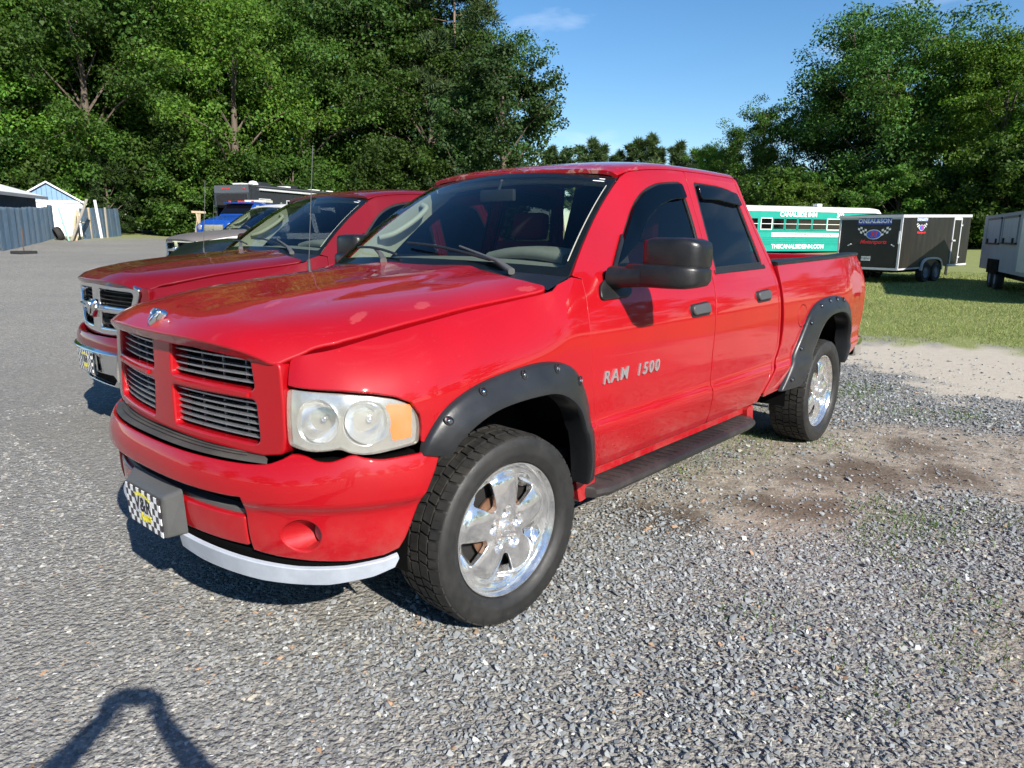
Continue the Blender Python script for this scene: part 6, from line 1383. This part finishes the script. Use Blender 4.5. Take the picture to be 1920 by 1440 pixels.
# ---- black car
def black_car():
    r = empty('car', (-4.2, -6.45, 0), math.pi - .03, 'low black car parked past the dark red pickup', 'car')
    st = [(2.25, .70, .55, .75), (2.15, .82, .42, .80), (1.6, .90, .34, .90), (.9, .92, .32, .98), (0, .93, .32, 1.02), (-1.6, .93, .32, 1.02), (-2.2, .88, .36, 1.0), (-2.45, .76, .50, .92)]
    b = MB(); V = []; n = 10
    for x, w, z0, z1 in st: V += [(x, y*w, z0 + (z1 - z0)*h) for y, h in ((-.92, 0), (-1, .25), (-1, .62), (-.93, .86), (-.70, 1), (.70, 1), (.93, .86), (1, .62), (1, .25), (.92, 0))]
    b.add(V, [(i*n+j, i*n+(j+1) % n, (i+1)*n+(j+1) % n, (i+1)*n+j) for i in range(len(st)-1) for j in range(n)] + [tuple(range(n))[::-1], tuple((len(st)-1)*n+j for j in range(n))]); b.build('body', 'car_black', r, 40)
    g = [(.95, .80, 1.0), (.35, .74, 1.24), (-.05, .70, 1.40), (-.5, .69, 1.46), (-1.2, .68, 1.465), (-1.8, .68, 1.40), (-2.25, .74, 1.02)]; b = MB(); V = []; n = 6
    for x, w, z in g: V += [(x, y*(w + (.86 - w)*(1 - h)), 1.0 + (z - 1.0)*h) for y, h in ((-1, 0), (-1, .85), (-.75, 1), (.75, 1), (1, .85), (1, 0))]
    b.add(V, [(i*n+j, i*n+(j+1) % n, (i+1)*n+(j+1) % n, (i+1)*n+j) for i in range(len(g)-1) for j in range(n)] + [tuple(range(n))[::-1], tuple((len(g)-1)*n+j for j in range(n))]); b.build('cabin', 'car_black', r, 40)
    b = MB(); b.add([(.93, -.70, 1.03), (.93, .70, 1.03), (-.02, .60, 1.41), (-.02, -.60, 1.41)], [(0, 1, 2, 3)]); b.V = [(x + .02, y, z + .02) for x, y, z in b.V]; b.build('windshield', 'window_void', r)
    for s in (-1, 1):
        at_box('side_window', -.75, .05, s*.80 - .012, s*.80 + .012, 1.08, 1.33, 'window_void', r); at_box('side_window', -1.65, -.85, s*.80 - .012, s*.80 + .012, 1.08, 1.33, 'window_void', r)
        at_box('headlight', 2.08, 2.2, s*.62 - .12, s*.62 + .12, .62, .74, 'lamp_housing', r, .03); at_box('mirror', .35, .5, s*1.0 - .08, s*1.0 + .08, 1.02, 1.14, 'car_black', r, .03)
        for x in (1.45, -1.45): simple_wheel(x, s*.82, .33, .33, .22, r)
    at_box('grille', 2.20, 2.28, -.4, .4, .5, .68, 'black_trim', r, .02); at_box('bumper', 2.18, 2.33, -.75, .75, .36, .50, 'car_black', r, .04)
black_car()
# ------------------------------------------------------------------ yard: fences, sheds, lumber
worn('fence_blue', (.10, .165, .235), .45, 3, .2, metal=.2, dust=(.20, .20, .20)); worn('fence_blue_b', (.115, .18, .25), .42, 3, .2, metal=.2, dust=(.2, .2, .2))
worn('roof_white', (.80, .80, .80), .4, 4, .05); worn('wall_navy', (.045, .075, .125), .6, 4, .2); worn('gable_blue', (.17, .30, .46), .55, 5, .1); worn('siding_white', (.80, .79, .78), .5, 6, .05)
worn('lumber', (.42, .33, .21), .8, 8, .25); worn('lumber_grey', (.30, .27, .22), .85, 8, .25); worn('post_yellow', (.70, .46, .03), .5, 10, .2); worn('sign_red', (.26, .035, .025), .5, 20, .3); worn('green_drum', (.25, .42, .36), .5, 6, .2)
def sheet_fence(name, a, b, za, zb, h, n, label, lean=0., m='fence_blue', pitch=.19, amp=.03, tall=()):
    """upright sheets, each a part, with real corrugation"""
    A, B = Vector((*a, 0)), Vector((*b, 0)); d = (B - A); L = d.length; d.normalize(); nr = Vector((-d.y, d.x, 0)); r = empty(name, (*a, za), 0, label, 'fence')
    for i in range(n):
        s0, s1 = L*i/n, L*(i+1)/n - .012; k = max(8, int((s1 - s0)/pitch*4)); V = []; hh = h*(1.06 if i in tall else 1) + .02*math.sin(i*7.3)
        z0 = (zb - za)*i/n
        for j in range(k + 1):
            s = s0 + (s1 - s0)*j/k; w = amp*math.sin(2*math.pi*s/pitch) if pitch < .21 else amp*(1 if (s/pitch) % 1 < .12 else 0)
            p = d*s + nr*(w + .006*(i % 2)); V += [tuple(p + Vector((0, 0, z0 - .03))), tuple(p + nr*lean*hh + Vector((0, 0, z0 + hh)))]
        mobj('metal_sheet', V, [(2*j, 2*j+2, 2*j+3, 2*j+1) for j in range(k)], m if i % 3 else m + '_b' if m == 'fence_blue' else m, r)
    for i in range(0, n + 1, max(1, n//4)):
        p = d*(L*i/n) + nr*.20*(-1 if nr.dot(Vector((0, 1, 0))) > 0 else 1); q = MB(); q.box((p.x, p.y, (zb - za)*i/n + h*.45), (.09, .09, h*.95)); q.build('post', 'lumber_grey', r)
    return r
fz = lambda x, y: float(gh(x, y))
f1 = sheet_fence('metal_fence', (-6.39, -32.25), (-12.0, -44.4), fz(-6.4, -32.2), fz(-12, -44.4), 1.74, 16, 'corrugated blue-grey metal fence with a red notice on it', tall=(14, 15))
f2 = sheet_fence('metal_fence', (-12.95, -42.9), (-16.2, -46.1), fz(-13, -43), fz(-16, -46), 1.72, 7, 'leaning smooth blue-grey metal fence beside the lumber', lean=.04, pitch=.24, amp=.02)
# red notice on the fence
s = empty('notice_sign', (-6.62, -32.70, fz(-6.6, -32.6) + 1.46), math.atan2(-12.15, -5.61), 'small red and white notice fixed to the corrugated fence', 'sign')
at_box('board', -.10, .48, .06, .075, -.30, .30, 'siding_white', s); at_box('panel', -.06, .44, .076, .082, -.26, .10, 'sign_red', s); at_box('panel', -.06, .44, .076, .082, .12, .26, 'sign_red', s)
for i, (z, w) in enumerate(((.19, .34), (.03, .36), (-.06, .30))): at_box('lettering_line', .19 - w/2, .19 + w/2, .083, .086, z - .022, z + .022, 'siding_white', s)
for k, (x, m) in enumerate(((-11.28, 'siding_white'), (-11.52, 'truck_blue'))):
    y = -32.25 + (x + 6.39)*12.15/5.61; o = at_box('fence_tag', -.10, .10, .05, .065, -.16, .16, m, None); o.location = (x, y, fz(x, y) + .95); o.rotation_euler = (0, 0, math.atan2(-12.15, -5.61)); tag(o, ['small white tag fixed near the far end of the corrugated fence', 'small blue tag fixed near the far end of the corrugated fence'][k], 'sign')
# low building with a white metal roof
def white_roof_building():
    e = Vector((-.58, -.81, 0)).normalized(); p = Vector((.81, -.58, 0)); K = Vector((-11.3, -43.3, 0)); g = fz(-10, -42); r = empty('outbuilding', tuple(K + Vector((0, 0, g))), 0, 'low dark blue building with a white metal roof behind the fence', 'building')
    ez = 3.36 - g; rz = 4.8 - g; L, Dp = 10.5, 5.0
    P = lambda a, b, z: tuple(-e*a + p*b + Vector((0, 0, z)))
    w = MB(); w.add([P(.25, .3, -.2), P(L, .3, -.2), P(L, .3, ez - .04), P(.25, .3, ez - .04), P(.25, 2*Dp - .3, -.2), P(L, 2*Dp - .3, -.2), P(L, 2*Dp - .3, ez), P(.25, 2*Dp - .3, ez), P(.25, Dp, rz - .08), P(L, Dp, rz - .08)], [(0, 1, 2, 3), (5, 4, 7, 6), (0, 3, 8, 7, 4), (1, 5, 6, 9, 2)]); w.build('wall', 'wall_navy', r)
    for k in range(10):
        a0, a1 = (L + .3)*k/10 - .1, (L + .3)*(k+1)/10 - .115
        for b0, b1 in ((-.15, Dp), (2*Dp + .15, Dp)):
            q = MB(); q.add([P(a0, b0, ez - .05), P(a1, b0, ez - .05), P(a1, b1, rz), P(a0, b1, rz), P(a0, b0, ez + .0), P(a1, b0, ez + .0), P(a1, b1, rz + .05), P(a0, b1, rz + .05)], [(0, 1, 2, 3), (4, 7, 6, 5), (0, 4, 5, 1), (2, 6, 7, 3), (1, 5, 6, 2), (0, 3, 7, 4)]); q.build('roof_sheet', 'roof_white', r)
    q = MB(); q.bar(P(-.12, -.18, ez - .07), P(L + .2, -.18, ez - .07), .04, .16); q.build('eave_gutter', 'grey_primer', r)
white_roof_building()
def gable_shed():
    v = Vector((-12.7, -47.3, 0)) - Vector((2.0, 2.76, 0)); v.normalize(); rt = Vector((v.y, -v.x, 0)); c = Vector((-12.55, -46.9, 0)); g = fz(c.x, c.y); r = empty('shed', tuple(c + Vector((0, 0, g))), 0, 'gabled shed with blue boarded gable over white siding', 'shed')
    P = lambda a, b, z: tuple(rt*a + v*b + Vector((0, 0, z))); hw, ez, pz, Dp = 1.75, 3.22 - g, 4.30 - g, 4.5
    w = MB(); w.add([P(-hw, 0, -.2), P(hw, 0, -.2), P(hw, 0, ez), P(-hw, 0, ez), P(-hw, Dp, -.2), P(hw, Dp, -.2), P(hw, Dp, ez), P(-hw, Dp, ez)], [(0, 1, 2, 3), (1, 5, 6, 2), (4, 0, 3, 7), (5, 4, 7, 6)]); w.build('wall', 'siding_white', r)
    for i in range(11):
        z = -.1 + i*(ez + .02)/11; q = MB(); q.add([P(-hw, -.035, z), P(hw, -.035, z), P(hw, -.006, z + ez/11), P(-hw, -.006, z + ez/11), P(-hw, 0, z), P(hw, 0, z)], [(0, 1, 2, 3), (4, 5, 1, 0)]); q.build('siding_board', 'siding_white', r)
    for i in range(14):
        a0, a1 = -hw + 2*hw*i/14, -hw + 2*hw*(i+1)/14 - .015; za, zb = (ez + (pz - ez)*(1 - abs(a)/hw) for a in (a0, a1)); q = MB(); q.add([P(a0, -.03, ez + .1), P(a1, -.03, ez + .1), P(a1, -.03, max(zb, ez + .1)), P(a0, -.03, max(za, ez + .1)), P(a0, .02, ez + .1), P(a1, .02, ez + .1), P(a1, .02, max(zb, ez + .1)), P(a0, .02, max(za, ez + .1))], [(0, 1, 2, 3), (4, 7, 6, 5), (0, 3, 7, 4), (1, 5, 6, 2)]); q.build('gable_board', 'gable_blue', r)
    q = MB(); q.bar(P(-hw - .1, -.05, ez + .03), P(hw + .1, -.05, ez + .03), .05, .14); q.build('trim_board', 'siding_white', r)
    for s in (-1, 1):
        q = MB(); q.add([P(s*(hw + .22), -.2, ez - .14), P(0, -.2, pz + .02), P(0, Dp + .2, pz + .02), P(s*(hw + .22), Dp + .2, ez - .14), P(s*(hw + .22), -.2, ez - .04), P(0, -.2, pz + .12), P(0, Dp + .2, pz + .12), P(s*(hw + .22), Dp + .2, ez - .04)], [(0, 1, 2, 3), (4, 7, 6, 5), (0, 4, 5, 1), (3, 2, 6, 7), (0, 3, 7, 4)]); q.build('roof_slope', 'roof_white', r)
gable_shed()
# lumber, ladder, drum, tyres
def board(a, b, w, t, m, label, name='board', cat='lumber'):
    q = MB(); A, B = Vector(a), Vector(b); q.bar((0, 0, 0), tuple(B - A), w, t); o = q.build(name, m); o.location = A; return tag(o, label, cat)
zz = fz(-12, -41.5)
board((-11.75, -41.1, zz), (-13.0, -41.9, zz + 2.25), .14, .05, 'lumber_grey', 'long grey board leaning on the lumber by the smooth fence')
board((-12.1, -41.5, zz), (-12.55, -42.2, zz + 1.6), .16, .06, 'lumber', 'short pale timber leaning upright beside the long board')
board((-11.9, -41.3, zz), (-12.35, -41.9, zz + 1.35), .10, .10, 'lumber', 'square fence post timber leaning beside the pale timber')
board((-11.7, -42.2, zz + .9), (-12.75, -41.9, zz + 1.0), .12, .05, 'lumber_grey', 'weathered board wedged level across the leaning timbers')
board((-14.25, -43.9, zz + .1), (-14.05, -43.8, zz + 2.3), .16, .05, 'siding_white', 'white plank standing up behind the smooth fence')
board((-13.6, -43.6, zz + .1), (-13.6, -43.6, zz + 1.85), .10, .10, 'lumber', 'stub of timber post showing behind the smooth fence')
board((-14.7, -44.2, zz + .1), (-14.7, -44.2, zz + 1.9), .09, .09, 'lumber_grey', 'thin grey post showing behind the smooth fence')
board((-11.6, -41.0, zz), (-11.85, -42.9, zz + 1.75), .09, .04, 'green_drum', 'pale green strip leaning on the white siding')
for i, (x, y, a) in enumerate(((-11.5, -42.3, .3), (-11.75, -42.9, -.2))):
    q = MB(); q.lathe([(.20, -.12), (.33, -.13), (.38, -.07), (.38, .07), (.33, .13), (.20, .12), (.22, 0), (.20, -.12)], 26, 'y'); o = q.build('old_tyre', 'old_rubber', None, 40); o.location = (x, y, fz(x, y) + .33); o.rotation_euler = (.35, 0, 1.2 + a); tag(o, ['worn black tyre leaning at the shed door beside the timbers', 'worn black tyre tucked behind another against the shed'][i], 'tyre')
pst = empty('post_stand', (-6.6, -30.1, fz(-6.6, -30.1)), .4, 'thin rusty post in a low black base before the fence', 'post')
b = MB(); b.box((0, 0, .05), (.75, .5, .12), bev=.03); b.build('base', 'old_rubber', pst, 40); b = MB(); b.tube([(0, 0, .08), (-.04, .0, 1.02)], .022, 8); b.build('pole', worn('rusty_steel', (.10, .06, .045), .8, 20, .3), pst, 50)
# timber trestle and yellow posts
sh = empty('timber_trestle', (-14.3, -31.55, fz(-14.3, -31.5)), math.atan2(.24, -.5), 'raw timber trestle with a level top board by the trees', 'trestle')
q = MB(); q.bar((-.3, 0, 1.72), (.32, 0, 1.70), .12, .10); q.build('top_board', 'lumber', sh)
for x0, x1, y in ((-.1, .22, .0), (.0, -.16, .25), (.05, .0, -.2)):
    q = MB(); q.bar((x0, 0, 1.68), (x1*1.2 - .12, y, 0), .09, .06); q.build('leg', 'lumber', sh)
tp = tag(MB().tube([(0, 0, 0), (0, 0, 1.35)], .09, 10).build('timber_post', 'lumber_grey', None, 50), 'round weathered timber post beside the trestle', 'post'); tp.location = (-14.9, -31.3, fz(-14.9, -31.3))
for i, (x, y) in enumerate(((-12.15, -28.25), (-12.45, -28.12))):
    o = MB().tube([(0, 0, 0), (0, 0, .72)], .055, 10).build('bollard', 'post_yellow', None, 50); o.location = (x, y, fz(x, y)); tag(o, 'slim yellow post of the pair in front of the blue truck', 'bollard', 'pair of yellow posts')
# ------------------------------------------------------------------ the person taking the picture (out of frame; casts the shadow in the foreground)
worn('skin_tone', (.48, .30, .22), .55, 12, .08); worn('shirt_cotton', (.10, .14, .22), .85, 20, .15); worn('denim', (.06, .085, .14), .85, 20, .2); worn('shoe_leather', (.04, .03, .025), .5, 15, .2); worn('hair_brown', (.05, .032, .02), .7, 40, .3)
def skinned(name, verts, edges, m, parent, root=0, sub=2):
    me = bpy.data.meshes.new(name); me.from_pydata([v[:3] for v in verts], edges, []); o = bpy.data.objects.new(name, me); COL.objects.link(o)
    sk = o.modifiers.new('skin', 'SKIN'); sk.use_smooth_shade = True; sv = me.skin_vertices[0].data if me.skin_vertices else None
    if sv is None: me.attributes; 
    for i, v in enumerate(verts): me.skin_vertices[0].data[i].radius = (v[3], v[4] if len(v) > 4 else v[3]); me.skin_vertices[0].data[i].use_root = (i == root)
    ss = o.modifiers.new('sub', 'SUBSURF'); ss.levels = sub; ss.render_levels = sub
    dg = bpy.context.evaluated_depsgraph_get(); dg.update(); nm = bpy.data.meshes.new_from_object(o.evaluated_get(dg)); bpy.data.objects.remove(o)
    nm.materials.clear(); nm.materials.append(MATS[m]); nm.polygons.foreach_set('use_smooth', np.ones(len(nm.polygons), bool))
    q = bpy.data.objects.new(name, nm); COL.objects.link(q); q.parent = parent; return q
def person():
    r = empty('person', (2.60, 3.30, 0), CAM_YAW, 'person in blue shirt and jeans holding a small camera out in front with both arms', 'person')
    # local: +x = facing direction, camera centre sits at about (.47, 0, 1.546)
    cx = .797; cz = 1.546
    def chain(names): return names
    B = []; E = []
    def v(*p): B.append(p); return len(B) - 1
    pel = v(0, 0, .95, .13, .15); ab = v(.04, 0, 1.08, .12, .145); ch = v(.10, 0, 1.27, .13, .165); nk = v(.135, 0, 1.41, .06); hd0 = v(.17, 0, 1.49, .075, .07); hd1 = v(.18, 0, 1.58, .098, .080); hd2 = v(.165, 0, 1.655, .085, .070)
    E += [(pel, ab), (ab, ch), (ch, nk), (nk, hd0), (hd0, hd1), (hd1, hd2)]
    for s in (1, -1):
        hip = v(0, s*.10, .90, .095); kn = v(.03, s*.11, .50, .062); an = v(-.01, s*.12, .09, .042); toe = v(.15, s*.13, .035, .04, .03); E.extend([(pel, hip), (hip, kn), (kn, an), (an, toe)])
        sh = v(.12, s*.19, 1.36, .062); el = v(.52, s*(.30 if s > 0 else .40), 1.30, .058); wr = v(cx - .085, s*.088, cz - .03, .029); E.extend([(ch, sh), (sh, el), (el, wr)])
        pm = v(cx - .055, s*.082, cz - .005, .030, .018); E.append((wr, pm))
        for k, (dx, dz, l) in enumerate(((-.012, .030, .050), (.0, .022, .056), (.006, .008, .052), (.004, -.008, .044))):
            a = v(cx - .045 + dx*.3, s*.074, cz + dz, .0095); b = v(cx - .038 + dx*.2, s*(.052 - .004*k), cz + dz*1.1 + .004, .0085); c = v(cx - .050, s*(.040 - .003*k), cz + dz*1.1, .0075); E.extend([(pm, a), (a, b), (b, c)])
        t0 = v(cx - .080, s*.066, cz - .012, .011); t1 = v(cx - .088, s*.046, cz - .004, .0095); E.extend([(pm, t0), (t0, t1)])
    skinned('body', B, E, 'skin_tone', r)
    S = []; SE = []
    def w(*p): S.append(p); return len(S) - 1
    a0 = w(0, 0, .84, .150, .185); a = w(0, 0, .95, .150, .180); b = w(.04, 0, 1.08, .142, .168); c = w(.10, 0, 1.28, .150, .188); d = w(.13, 0, 1.385, .085, .10); SE += [(a0, a), (a, b), (b, c), (c, d)]
    for s in (1, -1): p = w(.12, s*.20, 1.365, .078); q = w(.34, s*(.26 if s > 0 else .31), 1.33, .078); SE.extend([(c, p), (p, q)])
    skinned('shirt', S, SE, 'shirt_cotton', r)
    S2 = []; TE = []
    def u(*p): S2.append(p); return len(S2) - 1
    t0 = u(.02, 0, 1.04, .120, .145); a = u(0, 0, .95, .128, .155); TE.append((t0, a))
    for s in (1, -1): h = u(0, s*.10, .86, .108); k = u(.03, s*.11, .50, .078); f = u(-.01, s*.12, .10, .068); TE.extend([(a, h), (h, k), (k, f)])
    skinned('trousers', S2, TE, 'denim', r)
    for s in (1, -1):
        m = MB(); m.add(*loft([((-.08, s*.12, .045), (.035, .04)), ((-.02, s*.12, .06), (.045, .06)), ((.08, s*.125, .045), (.048, .045)), ((.17, s*.13, .035), (.045, .034)), ((.21, s*.13, .028), (.025, .022))], 0)); m.build('shoe', 'shoe_leather', r, 60)
        e = MB(); e.lathe([(.0001, .012), (.012, .010), (.018, .0), (.016, -.01)], 12, 'y', (.155, s*.082, 1.565)); e.build('ear', 'skin_tone', r, 60)
        e = MB(); e.lathe([(.0001, .012), (.008, .010), (.012, 0)], 12, 'x', (.268, s*.034, 1.580)); e.build('eye', 'white_lettering', r, 60)
    n = MB(); n.add(*loft([((.268, 0, 1.585), (.010, .012)), ((.292, 0, 1.552), (.016, .012)), ((.270, 0, 1.538), (.014, .006))], 0)); n.build('nose', 'skin_tone', r, 60)
    n = MB(); n.add(*loft([((.250, -.026, 1.510), (.006, .003)), ((.269, 0, 1.508), (.008, .007)), ((.250, .026, 1.510), (.006, .003))], 1)); n.build('mouth', worn('lip_tone', (.38, .16, .13), .5, 20, .1), r, 60)
    h = MB(); h.lathe([(.0001, .105), (.05, .095), (.085, .06), (.100, .01), (.098, -.05)], 22, 'z', (.145, 0, 1.635)); h.V = [(x*1.05 - .012, y*.92, z - .35*max(0, x - .03)*0) for x, y, z in h.V]; h.build('hair', 'hair_brown', r, 60)
    k = empty('camera_body', (2.0128, 2.7583, 1.5461), CAM_YAW, 'small black compact camera held in the outstretched hands', 'camera')
    c = MB(); c.box((-.022, 0, 0), (.026, .10, .060), bev=.006); c.build('case', 'black_plastic', k, 40); c = MB(); c.lathe([(.012, -.004), (.024, -.004), (.026, -.012)], 20, 'x'); c.build('lens_ring', 'chrome', k, 40)
    c = MB(); c.tube([(-.03 + .0*math.cos(t), .085 + .035*math.cos(t), -.05 + .055*math.sin(t)) for t in np.linspace(0, 2*math.pi, 20, endpoint=False)], .006, 6, closed=True); c.build('wrist_strap', 'black_trim', k, 60)
person()
